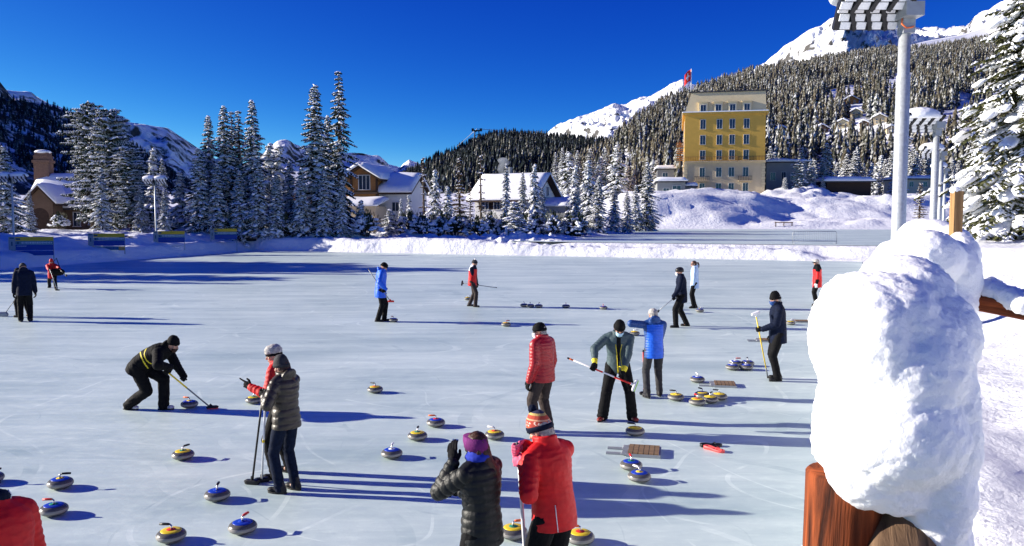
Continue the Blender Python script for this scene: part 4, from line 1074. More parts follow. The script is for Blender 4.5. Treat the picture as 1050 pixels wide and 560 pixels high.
grid('snow_field', xs, ys, lambda x, y: ground(x, y) - .02, 'snow_ground', hole=near)

# ice sheets
mb = MB(); q = [V((LA.x + ld.x * -70 - .6, LA.y - ld.y * 70, 0)), V((RA.x - rd.x * 20 + .5, RA.y - rd.y * 20, 0)), V((RB.x + .9, RB.y + 2.0, 0)), V((LC.x - 1.0, LC.y + 2.0, 0)), V((LB.x - .8, LB.y, 0))]
k = len(mb.v); mb.v += [tuple(p) for p in q]; mb.face(range(len(q)))
tag(mb.build('rink_ice', 'ice'), kind='structure')
mb = MB(); n_ = V((-FD.y, FD.x, 0)); qa = LC + n_ * 3.6 + FD * 19; qb = LC + n_ * 3.6 + FD * 120; q = [(qa.x, qa.y, ZU), (qb.x, qb.y, ZU), (150, 165, ZU), (16, 168, ZU)]; mb.v += q; mb.face(range(4))
tag(mb.build('upper_rink_ice', 'ice'), kind='structure')

# ------------------------------------------------------------------ snow on fence posts (remeshed, with a fluffy surface)
def snow_lump(name, label, parts, voxel, m='snow_cap', rough=.012, f1=6.0, group=None, fine=0.006):
    c = sum((V(p[0]) for p in parts), V((0, 0, 0))) / len(parts); mb = MB()
    for p in parts:
        q = V(p[0]) - c
        if len(p) == 3: mb.ell(q, (p[1][0], 0, 0), (0, p[1][1], 0), (0, 0, p[1][2]), 24, 15) if p[2] is None else mb.capsule(q, V(p[2]) - c, p[1][0], p[1][1], 18)
    seed = int(abs(c.x * 100))
    def disp(co):
        u = np.maximum(0.25, 1.0)
        return rough * (fbm(co[:, 0] * f1, co[:, 1] * f1, co[:, 2] * f1, 3, seed) * 2.2) + fine * 2.6 * (.35 - np.abs(fbm(co[:, 0] * 13, co[:, 1] * 13, co[:, 2] * 13, 3, seed + 7))) + fine * fbm(co[:, 0] * 60, co[:, 1] * 60, co[:, 2] * 60, 3, seed + 3, .7) * 2.4
    me = remesh(mb, voxel, name, m, 14, disp)
    o = link(name, me); o.location = c; return tag(o, label, 'snow', group)

EYE = CAM
def W(px, py, d): return atY(px, py, d)
# the near post with a rail end butting into it
dp = 1.75
pt = W(870, 470, dp)
def log(name, label, a, b, r, m, cat='fence', n=28, cut=None, squash=1.0):
    a, b = V(a), V(b); L = (b - a).length; k = 26
    rings = []
    for i in range(k + 1):
        z = L * i / k; ring = []
        for j in range(n):
            t = 2 * math.pi * j / n
            rr = r * (1 + .05 * float(vnoise(math.cos(t) * 1.7 + 5, math.sin(t) * 1.7, z * 1.5, 3)) * 2 + .025 * float(vnoise(math.cos(t) * 6, math.sin(t) * 6, z * 4, 9)) * 2)
            ring.append((rr * math.cos(t), rr * math.sin(t) * squash, z))
        rings.append(ring)
    rings.append([(x * .93, y * .93, L + .006) for x, y, z in rings[-1]])
    mb = MB().loft(rings); o = mb.build(name, m, None, True); smooth_angle(o, 50)
    q = (b - a).to_track_quat('Z', 'Y'); o.rotation_mode = 'QUATERNION'; o.rotation_quaternion = q; o.location = a
    return tag(o, label, cat)
p_top = W(866, 486, dp); base = V((p_top.x, p_top.y, .9))
log('fence_post', 'reddish brown log post under the biggest clump of snow', base, p_top, .082, 'log_wood')
rail_a = W(925, 510, dp - .12) + V((0, 0, -.05)); 
log('fence_rail', 'weathered grey brown log end beside the reddish post', W(932, 650, dp - .25), W(922, 526, dp + .02), .074, 'log_grey')
snow_lump('snow_clump', 'huge fluffy snow clump covering the nearest log post', [
    (W(910, 375, dp), (.150, .19, .175), None), (W(906, 325, dp), (.095, .15, .085), None), (W(868, 350, dp - .0), (.078, .14, .12), None), (W(888, 352, dp - .04), (.085, .14, .125), None), (W(882, 318, dp + .03), (.075, .13, .075), None),
    (W(942, 355, dp + .04), (.105, .15, .14), None), (W(908, 440, dp - .05), (.160, .16, .145), None), (W(950, 430, dp), (.095, .15, .24), None), (W(868, 425, dp - .04), (.075, .12, .11), None),
    (W(950, 500, dp - .03), (.085, .12, .20), None), (W(958, 580, dp - .02), (.075, .10, .2), None), (W(892, 478, dp - .08), (.095, .08, .095), None), (W(860, 452, dp - .03), (.062, .09, .075), None), (W(915, 492, dp - .09), (.085, .07, .075), None), (W(925, 300, dp + .08), (.09, .13, .07), None)], .0066, rough=.016, f1=3.4, fine=.0028)
# second post, the stake and the rail that leaves to the right
d2 = 4.1
p2 = W(955, 310, d2)
log('fence_post', 'log post hidden below the second clump of snow', (p2.x, p2.y, .9), W(955, 290, d2), .085, 'log_wood')
snow_lump('snow_clump', 'rounded second snow clump just left of the wooden stake', [
    (W(946, 268, d2), (.19, .20, .155), None), (W(925, 270, d2), (.12, .15, .12), None), (W(975, 285, d2 + .05), (.14, .18, .20), None), (W(985, 262, d2 + .15), (.09, .12, .12), None), (W(960, 310, d2), (.20, .16, .13), None)], .011, rough=.012, f1=5, fine=.003)
snow_lump('snow_clump', 'smooth low snow hump behind the second clump, left of the stake', [
    (W(952, 243, 5.6), (.18, .3, .12), None), (W(970, 250, 5.4), (.15, .25, .12), None), (W(940, 252, 5.7), (.12, .2, .10), None)], .018, rough=.012, f1=5, fine=.003)
ra, rb = W(978, 305, d2 + .05), W(1092, 327, d2 - .25)
log('fence_rail', 'dark brown log rail running right from the second post', ra, rb, .046, 'log_wood')
snow_lump('snow_ridge', 'strip of snow lying along the right hand log rail', [(ra + V((.05, 0, .055)), (.05, .05), tuple(rb + V((0, 0, .055)))), (ra + V((.2, 0, .05)), (.055, .045), tuple(rb + V((-.2, 0, .06))))], .012, rough=.01, f1=8)
sa = W(979, 258, 4.7); sb_ = W(979, 196, 4.7)
st = tag(MB().box((0, 0, (sb_.z - sa.z) / 2), (.052, .05, sb_.z - sa.z)).build('wooden_stake', 'stake_wood'), 'squared wooden stake standing up behind the second snow clump', 'stake'); st.location = sa
snow_lump('snow_dab', 'small dab of snow on top of the wooden stake', [(sb_ + V((0, 0, .005)), (.03, .03, .022), None), (sb_ + V((.03, .005, -.05)), (.012, .02, .05), None)], .006, rough=.003, fine=.002)

# ------------------------------------------------------------------ hills and mountains
def mountain_mat(name, rock, snow_lo, snow_c=(.86, .88, .92), sc_=.004, thr=.5, soft=.06, bumpd=12.0, steep=0.0):
    m = bpy.data.materials.new(name); m.use_nodes = True; M[name] = m
    n = m.node_tree; b = n.nodes['Principled BSDF']; g = n.nodes.new('ShaderNodeNewGeometry')
    x = n.nodes.new('ShaderNodeTexNoise'); x.inputs['Scale'].default_value = sc_; x.inputs['Detail'].default_value = 9; x.inputs['Roughness'].default_value = .68; x.inputs['Distortion'].default_value = .4
    n.links.new(g.outputs['Position'], x.inputs['Vector'])
    sx = n.nodes.new('ShaderNodeSeparateXYZ'); n.links.new(g.outputs['Normal'], sx.inputs[0])
    v = math_node(n, 'SUBTRACT', x.outputs[0], math_node(n, 'MULTIPLY', math_node(n, 'SUBTRACT', sx.outputs[2], .5), steep))
    r = n.nodes.new('ShaderNodeMapRange'); n.links.new(v, r.inputs[0]); r.inputs[1].default_value = thr; r.inputs[2].default_value = thr + soft
    mx = n.nodes.new('ShaderNodeMix'); mx.data_type = 'RGBA'; n.links.new(r.outputs[0], mx.inputs[0]); mx.inputs[6].default_value = snow_c + (1,); mx.inputs[7].default_value = rock + (1,)
    n.links.new(mx.outputs[2], b.inputs['Base Color']); b.inputs['Roughness'].default_value = .8; b.inputs['Specular IOR Level'].default_value = .1
    bp = n.nodes.new('ShaderNodeBump'); bp.inputs['Strength'].default_value = .9; bp.inputs['Distance'].default_value = bumpd
    n.links.new(x.outputs[0], bp.inputs['Height']); n.links.new(bp.outputs[0], b.inputs['Normal'])
mountain_mat('peak_snow', (.10, .095, .09), 0, sc_=.010, thr=.555, soft=.05, bumpd=26, steep=.24)
mountain_mat('ridge_snow', (.06, .06, .055), 0, sc_=.008, thr=.43, soft=.09, bumpd=22, steep=.25)
mountain_mat('forest_floor', (.035, .036, .030), 0, sc_=.03, thr=.40, soft=.12, bumpd=2)

def interp(pts, u):
    P_ = np.array([list(p) for p in pts], float); d = P_[:, 0]
    return np.stack([np.interp(u, d, P_[:, i]) for i in range(P_.shape[1])], 1)
def hill(name, crest, base, rows, cols, m, amp, nscale, power=1.0, back=400, seed=0, ridged=False, rough_edge=0.0):
    """crest, base: (photo px, photo py, distance) -> real points; the slope between them is real ground"""
    us = np.linspace(crest[0][0], crest[-1][0], cols)
    C = interp(crest, us); B = interp(base, us)
    Cw = np.array([list(atY(a, b, d)) for a, b, d in C]); Bw = np.array([list(atY(a, b, d)) for a, b, d in B])
    if rough_edge: Cw[:, 2] += rough_edge * fbm(Cw[:, 0] / (rough_edge * 6), Cw[:, 1] * 0, oct=5, seed=seed + 40, gain=.55)
    pts = []
    for i in range(rows + 1):
        t = i / rows; p = Bw * (1 - t) + Cw * t; p[:, 2] = Bw[:, 2] + (Cw[:, 2] - Bw[:, 2]) * t ** power; pts.append(p)
    for i in range(1, 7):
        p = Cw.copy(); p[:, 1] += back * i / 6; p[:, 2] -= (Cw[:, 2] + 60) * (i / 6) ** 1.3; pts.append(p)
    sk = Bw.copy(); sk[:, 1] -= 60; sk[:, 2] -= 30; pts.insert(0, sk)
    G = np.array(pts)
    nn = fbm(G[..., 0] / nscale, G[..., 1] / nscale, G[..., 2] / nscale, 6, seed, .55)
    if ridged: nn = .35 - np.abs(fbm(G[..., 0] / nscale, G[..., 1] / nscale * .6, G[..., 2] / nscale, 6, seed, .55)) * 1.6
    tt = np.array([min(1, max(0, i - 1) / rows) for i in range(len(pts))])[:, None]
    env = np.sin(np.pi * np.clip(tt * .93 + .03, 0, 1)) ** .7; env[rows + 1:] = .0
    G[..., 2] += amp * nn * env; G[..., 1] -= amp * nn * env * .8
    ny, nx = G.shape[:2]; a = (np.arange(ny - 1)[:, None] * nx + np.arange(nx - 1)[None, :]).ravel(); f = np.stack([a, a + 1, a + nx + 1, a + nx], 1)
    o = link(name, np_mesh(name, G.reshape(-1, 3), f.ravel(), np.full(len(f), 4), [M[m]], smooth=True)); tag(o, kind='structure')
    return o, G[1:rows + 2]

# far snow peaks
hill('mountain', [(740, 100, 5200), (785, 66, 5200), (800, 52, 5100), (816, 41, 5000), (832, 30, 4900), (850, 19, 4850), (865, 10, 4750), (874, 18, 5050), (884, 24, 5350), (900, 29, 5700), (940, 32, 6300), (978, 30, 6700), (990, 26, 6300), (1000, 17, 5900), (1012, 14, 5700), (1022, 6, 5500), (1040, -4, 5200), (1070, -14, 5000), (1100, -5, 4900), (1300, -30, 4800)],
     [(740, 140, 3400), (865, 80, 3200), (930, 70, 4300), (985, 62, 4700), (1010, 60, 3900), (1300, 60, 3000)], 150, 420, 'peak_snow', 200, 420, back=1500, seed=5, ridged=True, rough_edge=26)
hill('mountain', [(530, 160, 6500), (562, 138, 6500), (575, 127, 6400), (590, 121, 6350), (608, 116, 6300), (630, 108, 6200), (645, 107, 6200), (664, 101, 6200), (680, 93, 6100), (700, 80, 6000), (720, 90, 6000), (760, 100, 6000), (850, 110, 6000)],
     [(530, 190, 4800), (700, 170, 4600), (850, 170, 4500)], 110, 340, 'peak_snow', 200, 420, back=1500, seed=9, ridged=True, rough_edge=28)
# shaded ranges on the left
hill('mountain', [(-900, 60, 2200), (-200, 62, 2400), (-60, 86, 2700), (0, 92, 2900), (14, 95, 2950), (34, 97, 3050), (45, 107, 3100), (60, 112, 3150), (75, 119, 3250), (92, 122, 3350), (104, 121, 3400), (112, 124, 3450), (128, 126, 3550), (150, 128, 3700), (172, 132, 3850), (186, 141, 3950), (198, 150, 4050), (212, 159, 4150), (240, 172, 4300), (300, 190, 4600)],
     [(-900, 190, 1500), (0, 175, 2000), (150, 180, 2700), (300, 205, 3500)], 120, 460, 'ridge_snow', 100, 330, back=1500, seed=15, ridged=True, rough_edge=16)
hill('mountain', [(200, 190, 4200), (262, 163, 4500), (285, 146, 4650), (296, 145, 4750), (304, 149, 4800), (318, 153, 4900), (332, 148, 5000), (345, 157, 5100), (362, 157, 5250), (376, 157, 5350), (388, 160, 5450), (398, 166, 5500), (410, 172, 5600), (420, 165, 5650), (427, 168, 5700), (440, 178, 5800), (480, 196, 6000), (520, 205, 6200)],
     [(200, 215, 3000), (400, 212, 4200), (520, 216, 5000)], 90, 340, 'ridge_snow', 80, 350, back=1500, seed=19, ridged=True, rough_edge=20)
# wooded hills
oA, gA = hill('wooded_hill', [(-700, -160, 1000), (-300, -110, 1050), (-130, -60, 1100), (-60, 60, 1120), (0, 101, 1150), (40, 106, 1250), (70, 114, 1330), (105, 128, 1420), (130, 144, 1500), (160, 166, 1600), (190, 184, 1700), (230, 200, 1800), (300, 212, 1900)],  # unseen left end of this crest is raised to shade the next hill
     [(-700, 200, 620), (-200, 205, 660), (0, 208, 720), (150, 212, 950), (300, 216, 1200)], 60, 160, 'forest_floor', 22, 120, back=600, seed=25)
oB, gB = hill('wooded_hill', [(330, 216, 780), (380, 203, 820), (410, 190, 850), (440, 172, 880), (462, 162, 900), (485, 151, 920), (505, 146, 950), (530, 146, 980), (560, 145, 1020), (590, 148, 1050), (625, 152, 1080), (680, 160, 1100), (760, 175, 1100)],
     [(330, 219, 420), (500, 218, 380), (640, 214, 380), (760, 210, 420)], 60, 160, 'forest_floor', 14, 90, back=500, seed=35)
oC, gC = hill('wooded_hill', [(520, 212, 430), (560, 196, 470), (600, 172, 540), (640, 139, 640), (680, 110, 760), (705, 97, 830), (740, 86, 900), (770, 76, 960), (800, 71, 1000), (840, 65, 1050), (880, 58, 1080), (915, 53, 1100), (960, 50, 1120), (1000, 45, 1150), (1060, 40, 1150), (1200, 30, 1150), (1500, 30, 1150)],
     [(520, 214, 330), (640, 208, 300), (760, 200, 275), (860, 194, 270), (960, 190, 250), (1100, 190, 230), (1500, 190, 220)], 90, 240, 'forest_floor', 13, 80, back=600, seed=45)
oD, gD = hill('snowy_slope', [(900, 55, 1300), (930, 47, 1350), (950, 42, 1400), (985, 36, 1450), (1010, 28, 1500), (1040, 21, 1500), (1100, 10, 1500), (1300, 0, 1500)],
     [(900, 80, 1120), (1000, 60, 1160), (1100, 55, 1160), (1300, 50, 1160)], 30, 60, 'snow', 12, 150, back=600, seed=55)
# snow clearings on the right hand wooded hill, as real open ground
def near_pts(G, ell):
    """mask of grid points that fall in the clearings, found once from world positions"""
    m = np.zeros(G.shape[:2], bool)
    for (px, py, rx, ry, rot) in ell:
        Cc = np.array(G).reshape(-1, 3); d = Cc - np.array(CAM)
        f = np.array([0, math.cos(PITCH), -math.sin(PITCH)]); u = np.array([0, math.sin(PITCH), math.cos(PITCH)])
        z = d @ f; X_ = 525 + FPX * d[:, 0] / z; Y_ = 280 - FPX * (d @ u) / z
        c, s = math.cos(R(rot)), math.sin(R(rot)); a = ((X_ - px) * c + (Y_ - py) * s) / rx; b = (-(X_ - px) * s + (Y_ - py) * c) / ry
        wob = 1 + .5 * fbm(X_ / 9, Y_ / 5, oct=3, seed=4)
        m |= ((a * a + b * b) < wob).reshape(G.shape[:2])
    return m
CLEAR = [(922, 86, 16, 9, -25), (868, 95, 18, 5, -12), (985, 118, 34, 9, -22), (960, 133, 26, 9, -20), (1003, 72, 9, 6, 0), (985, 145, 22, 9, -18), (1040, 100, 30, 18, -15), (800, 96, 10, 3, -20), (640, 172, 6, 3, -30), (735, 110, 9, 3, -20)] + [(hx, hy + 4, 9, 8, 0) for hx, hy in ((843, 137), (864, 132), (878, 121), (873, 107), (886, 130), (902, 127), (914, 137), (801, 137), (930, 149))]
clm = near_pts(gC, CLEAR)
me = oC.data; me.materials.append(M['snow']); nr, nc = gC.shape[:2]
mi = np.zeros(len(me.polygons), np.int32)
fm = clm[:-1, :-1] | clm[1:, 1:]
mi[nc - 1:nc - 1 + fm.size] = fm.ravel().astype(np.int32); me.polygons.foreach_set('material_index', mi)

# ------------------------------------------------------------------ far conifer masses
def forest(name, G, n, hmin, hmax, label, mats, seed, clear=None, tiers=4, sides=6, w=.22, clump=True, tmin=0.0):
    rg = np.random.default_rng(seed); nr, nc = G.shape[:2]
    # area weighted choice of cells
    a = np.linalg.norm(np.cross(G[1:, :-1] - G[:-1, :-1], G[:-1, 1:] - G[:-1, :-1]), axis=2); a[:int(nr * tmin)] = 0
    if clear is not None: a = a * (~(clear[:-1, :-1] | clear[1:, 1:]))
    cell = rg.choice(a.size, n, p=(a / a.sum()).ravel()); i, j = cell // (nc - 1), cell % (nc - 1)
    u, v = rg.random(n), rg.random(n)
    p = G[i, j] * ((1 - u) * (1 - v))[:, None] + G[i + 1, j] * (u * (1 - v))[:, None] + G[i, j + 1] * ((1 - u) * v)[:, None] + G[i + 1, j + 1] * (u * v)[:, None]
    if clump:
        keep = fbm(p[:, 0] / 30, p[:, 1] / 30, oct=3, seed=seed) > -.42; p = p[keep]; n = len(p)
    H = rg.uniform(hmin, hmax, n) * (1 + .25 * fbm(p[:, 0] / 60, p[:, 1] / 60, oct=2, seed=seed + 2)); wd_ = w * rg.uniform(.75, 1.25, n)
    tv, tf, tm = [], [], []
    for k in range(tiers):
        z0 = .10 + .80 * k / tiers; z1 = z0 + 1.15 * (1 - z0) / (tiers - k) if k < tiers - 1 else 1.0
        r0 = (1 - z0) ** .85; b0 = len(tv)
        for q in range(sides * 2):
            rr = r0 * (1.0 if q % 2 == 0 else .62); zz = z0 - (.02 if q % 2 == 0 else -.05); tv.append((q / (sides * 2), rr, zz))
        tv.append((0, 0, min(z1, 1.0)))
        for q in range(sides * 2): tf.append((b0 + q, b0 + (q + 1) % (sides * 2), b0 + sides * 2)); 
    tv = np.array(tv); tf = np.array(tf); nv = len(tv)
    ang = 2 * math.pi * tv[None, :, 0] + rg.random(n)[:, None] * 6.28
    rr = tv[None, :, 1] * rg.uniform(.65, 1.35, (n, nv)) * (H * wd_)[:, None]
    X_ = p[:, 0:1] + np.cos(ang) * rr; Y_ = p[:, 1:2] + np.sin(ang) * rr; Z_ = p[:, 2:3] - .8 + (tv[None, :, 2] + rg.uniform(-.025, .025, (n, nv)) * (tv[None, :, 1] > 0)) * H[:, None]
    vs = np.stack([X_, Y_, Z_], 2).reshape(-1, 3)
    F = (tf[None] + (np.arange(n) * nv)[:, None, None]).reshape(-1)
    mi = rg.choice(len(mats), (n, 1), p=[m_[1] for m_ in mats]).repeat(len(tf), 1).ravel()
    o = link(name, np_mesh(name, vs, F, np.full(n * len(tf), 3), [M[m_[0]] for m_ in mats], mi))
    return tag(o, label, 'forest', kind='stuff')

def forest_mat(name, dark, light, snowc, amount, sc_=.5):
    m = bpy.data.materials.new(name); m.use_nodes = True; M[name] = m
    n = m.node_tree; b = n.nodes['Principled BSDF']; g = n.nodes.new('ShaderNodeNewGeometry')
    def noise(s):
        x = n.nodes.new('ShaderNodeTexNoise'); x.inputs['Scale'].default_value = s; x.inputs['Detail'].default_value = 3; x.inputs['Roughness'].default_value = .6
        n.links.new(g.outputs['Position'], x.inputs['Vector']); return x.outputs[0]
    mx = n.nodes.new('ShaderNodeMix'); mx.data_type = 'RGBA'; r = n.nodes.new('ShaderNodeMapRange'); r.inputs[1].default_value = .35; r.inputs[2].default_value = .65
    n.links.new(noise(.03), r.inputs[0]); n.links.new(r.outputs[0], mx.inputs[0]); mx.inputs[6].default_value = dark + (1,); mx.inputs[7].default_value = light + (1,)
    s = n.nodes.new('ShaderNodeMapRange'); s.inputs[1].default_value = 1 - amount; s.inputs[2].default_value = 1 - amount + .06; n.links.new(noise(sc_), s.inputs[0])
    m2 = n.nodes.new('ShaderNodeMix'); m2.data_type = 'RGBA'; n.links.new(s.outputs[0], m2.inputs[0]); n.links.new(mx.outputs[2], m2.inputs[6]); m2.inputs[7].default_value = snowc + (1,)
    n.links.new(m2.outputs[2], b.inputs['Base Color']); b.inputs['Roughness'].default_value = .85; b.inputs['Specular IOR Level'].default_value = .05
forest_mat('forest_a', (.040, .044, .032), (.100, .095, .068), (.36, .36, .34), .48, .8)
forest_mat('forest_b', (.060, .054, .038), (.150, .128, .088), (.34, .33, .30), .45, .9)
forest_mat('forest_c', (.030, .038, .034), (.060, .068, .056), (.50, .51, .51), .53, .7)
forest_mat('forest_dark', (.010, .016, .018), (.020, .026, .026), (.10, .12, .14), .44, .3)  # hillside shade put into the colour: needles and snow both darkened
forest('far_wood', gC, 25000, 7, 14, 'grey green snow dusted conifer forest covering the right hand hillside', [('forest_a', .45), ('forest_b', .35), ('forest_c', .20)], 3, clm, w=.21)
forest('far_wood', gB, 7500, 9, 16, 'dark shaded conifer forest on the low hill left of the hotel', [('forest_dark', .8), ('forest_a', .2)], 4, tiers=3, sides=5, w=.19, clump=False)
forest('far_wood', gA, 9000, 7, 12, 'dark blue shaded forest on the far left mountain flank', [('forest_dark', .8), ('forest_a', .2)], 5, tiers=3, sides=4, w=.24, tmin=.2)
# ------------------------------------------------------------------ trees one can tell apart
def conifer(seed, H=12.0, rm=.18, whorl=.45, nb=7, droop=.35, power=.85, twig=.42, snowp=.7, lumps=120, lsize=.32, gap=.06, green='needles', pine=False, sparse=0.0, tipup=.0, lumpw=1.0):
    rg = random.Random(seed); nv, nf, ns, nsf = [], [], [], []; LM = MB()
    BR = MB()
    z = H * gap
    def spray(p, q, side, w, snow):
        k = len(nv); m_ = p.lerp(q, .45); dn = V((0, 0, -w * 1.1))
        nv.extend([p, m_ + side * w, q, m_ - side * w, m_ + dn]); nf.extend([(k, k + 1, k + 2, k + 3), (k, k + 4, k + 2)])
        if snow:
            k = len(ns); e = V((0, 0, .035 + w * .12)); t = .8
            ns.extend([p + e * .6, m_ + side * w * t + e * .3, q + e * .3 - (q - p) * .08, m_ - side * w * t + e * .3, m_ + e * 2.0]); nsf.extend([(k, k + 1, k + 4), (k + 1, k + 2, k + 4), (k + 2, k + 3, k + 4), (k + 3, k, k + 4)])
    tips = []
    while z < H * .985:
        t = z / H
        if pine: rad = H * rm * (max(0, 1 - ((t - .32) / .72) ** 2) ** .6 if t > .32 else .75 + .25 * t / .32)
        else: rad = H * rm * (1 - t) ** power * (1 if t > .12 else .75 + 2 * t) 
        rad *= rg.uniform(.72, 1.22)
        n = nb if t < .8 else max(4, nb - 2)
        bias = rg.random() * 6.28
        off = rg.random() * 6.28
        for b in range(n):
            if rg.random() < sparse: continue
            az = off + 6.283 * b / n + rg.uniform(-.3, .3); L = rad * rg.uniform(.66, 1.2) * (1 + .18 * math.cos(az - bias)) + .12
            if pine and rg.random() < .25: L *= rg.uniform(.5, 1.2)
            d = V((math.cos(az), math.sin(az), 0)); sd = V((-d.y, d.x, 0)); z0 = z + rg.uniform(-.15, .15)
            dr = droop * rg.uniform(.7, 1.3) * (1.15 - t * .9)
            nseg = max(2, int(L / (twig * .62)) + 1); prev = V((0, 0, z0))
            for s_ in range(1, nseg + 1):
                u = s_ / nseg; p = V((0, 0, z0)) + d * L * u + V((0, 0, -dr * L * u ** 1.2 + tipup * L * u * u + (.10 if pine else 0) * L))
                sn = rg.random() < snowp
                spray(prev, p + (p - prev) * .25, sd, twig * .30, sn)
                tw = min(twig * 1.4, (L * (1 - u) * .55 + twig * .5)) * rg.uniform(.7, 1.2)
                for sg in (-1, 1):
                    dirn = (d * .55 + sd * sg * .85 + V((0, 0, -.35 - .2 * rg.random()))).normalized()
                    q = p + dirn * tw; spray(p, q, (d * .7 - sd * sg * .5).normalized(), twig * .20, rg.random() < snowp)
                prev = p
                if u > .3: tips.append((p.copy(), d, L))
        z += whorl * rg.uniform(.8, 1.2) * (1.0 if t < .7 else .7)
    for i in range(lumps):
        p, d, L = rg.choice(tips); p = p - d * (.35 * lsize + .12 * L * rg.random()) - V((0, 0, -.02)); r = lsize * rg.uniform(.5, 1.25) * (1.1 - .55 * p.z / H); sd = V((-d.y, d.x, 0))
        ax = (d + V((0, 0, -droop * .8))).normalized() * r * rg.uniform(1.0, 1.6); ay = sd * r * rg.uniform(.7, 1.0) * lumpw; az_ = V((0, 0, r * rg.uniform(.38, .6)))
        LM.ell(p + V((0, 0, r * .12)), ax, ay, az_, 9, 6)
    k0 = len(ns); ns2 = [tuple(v) for v in ns] + [tuple(V(v) + V((rg.uniform(-1, 1), rg.uniform(-1, 1), rg.uniform(-1, 1))) * lsize * .10) for v in LM.v]
    crown = bpy.data.meshes.new('crown'); crown.from_pydata([tuple(v) for v in nv], [], nf); crown.materials.append(M[green])
    snow = bpy.data.meshes.new('snow_load'); snow.from_pydata(ns2, [], nsf + [tuple(i + k0 for i in f) for f in LM.f]); snow.materials.append(M['snow_fluff'])
    snow.polygons.foreach_set('use_smooth', [False] * len(nsf) + [True] * len(LM.f)); snow.update()
    tb = MB(); tb.tube([(0, 0, -.6), (.03, 0, H * .3), (-.02, .03, H * .65), (0, 0, H * .985)], [H * .016 + .04, H * .012 + .03, H * .008 + .02, .015], 8)
    # limbs of the lower whorls
    for i in range(14):
        a = rg.random() * 6.28; zz = H * rg.uniform(gap, .7); r_ = H * rm * (1 - zz / H) * .8
        tb.tube([(0, 0, zz), (math.cos(a) * r_ * .5, math.sin(a) * r_ * .5, zz - droop * r_ * .4), (math.cos(a) * r_, math.sin(a) * r_, zz - droop * r_)], [.05, .03, .012], 5)
    return {'H': H, 'trunk': tb.mesh('trunk', 'bark'), 'crown': crown, 'snow_load': snow}
T = {
    'spruce': conifer(1, 14, .155, .46, 8, .55, .82, .46, .66, 150, .30),
    'spruce2': conifer(2, 11, .20, .42, 8, .50, .80, .44, .66, 190, .30),
    'slim': conifer(3, 16, .115, .55, 7, .60, .75, .50, .62, 70, .26, sparse=.12),
    'pine': conifer(4, 12, .27, .40, 9, .06, 1.0, .46, .72, 320, .26, pine=True, gap=.08),
    'laden': conifer(5, 7, .23, .38, 7, .60, .85, .40, .6, 170, .32),
    'larch': conifer(6, 10, .13, .50, 5, .15, .8, .42, .28, 0, .2, green='larch', sparse=.2),
    'small': conifer(7, 4, .27, .34, 7, .40, .85, .40, .9, 70, .26),
    'thin': conifer(8, 9, .07, .7, 4, .2, .6, .38, .6, 0, .2, green='larch', sparse=.45),
    'frosted': conifer(9, 6, .26, .34, 8, .10, .9, .34, .9, 120, .20, pine=True),
    'giant': conifer(10, 9.0, .30, .23, 11, .60, .75, .27, .40, 760, .25, gap=.02, green='needles_light', lumpw=1.1),
}
def sprig_bush(seed):
    rg = random.Random(seed); nv, nf, LM = [], [], MB()
    for i in range(900):
        a = rg.random() * 6.28; e = rg.random() ** .6 * 1.45; r = rg.uniform(.45, 1.0) * (1 + .25 * math.sin(a * 3 + seed))
        p = V((math.cos(a) * math.cos(e) * r, math.sin(a) * math.cos(e) * r, math.sin(e) * r * 1.15 + .05)); d = p.normalized(); s = V((-d.y, d.x, rg.uniform(-.5, .5))).normalized()
        k = len(nv); nv += [p - d * .14, p + s * .035, p + d * .10, p - s * .035]; nf.append((k, k + 1, k + 2, k + 3))
    for i in range(110):
        a = rg.random() * 6.28; e = .25 + rg.random() * 1.3; r = rg.uniform(.75, .98); p = V((math.cos(a) * math.cos(e) * r, math.sin(a) * math.cos(e) * r, math.sin(e) * r * 1.15)); q = rg.uniform(.05, .14)
        LM.ell(p, (q * 1.3, 0, 0), (0, q, 0), (0, 0, q * .6), 8, 5)
    c = bpy.data.meshes.new('crown'); c.from_pydata([tuple(v) for v in nv], [], nf); c.materials.append(M['needles'])
    tb = MB()
    for i in range(7):
        a = i * .9; tb.tube([(0, 0, -.3), (math.cos(a) * .35, math.sin(a) * .35, .45), (math.cos(a) * .75, math.sin(a) * .75, .85)], [.04, .03, .01], 5)
    return {'H': 1.2, 'trunk': tb.mesh('stem', 'bark'), 'crown': c, 'snow_load': LM.mesh('snow_load', 'snow_fluff')}
T['bush'] = sprig_bush(1); T['bush2'] = sprig_bush(2)
KIND = {'spruce': 'tall dark spruce', 'spruce2': 'snow dusted spruce', 'slim': 'very tall slim spruce', 'pine': 'broad stone pine thick with snow', 'laden': 'snow laden young spruce', 'larch': 'brown larch', 'small': 'small snowy fir', 'thin': 'thin nearly bare larch', 'frosted': 'white frosted little tree', 'giant': 'large spruce with heavy white snow pads', 'bush': 'snowy garden bush', 'bush2': 'snowy garden bush'}
rt_ = random.Random(31)
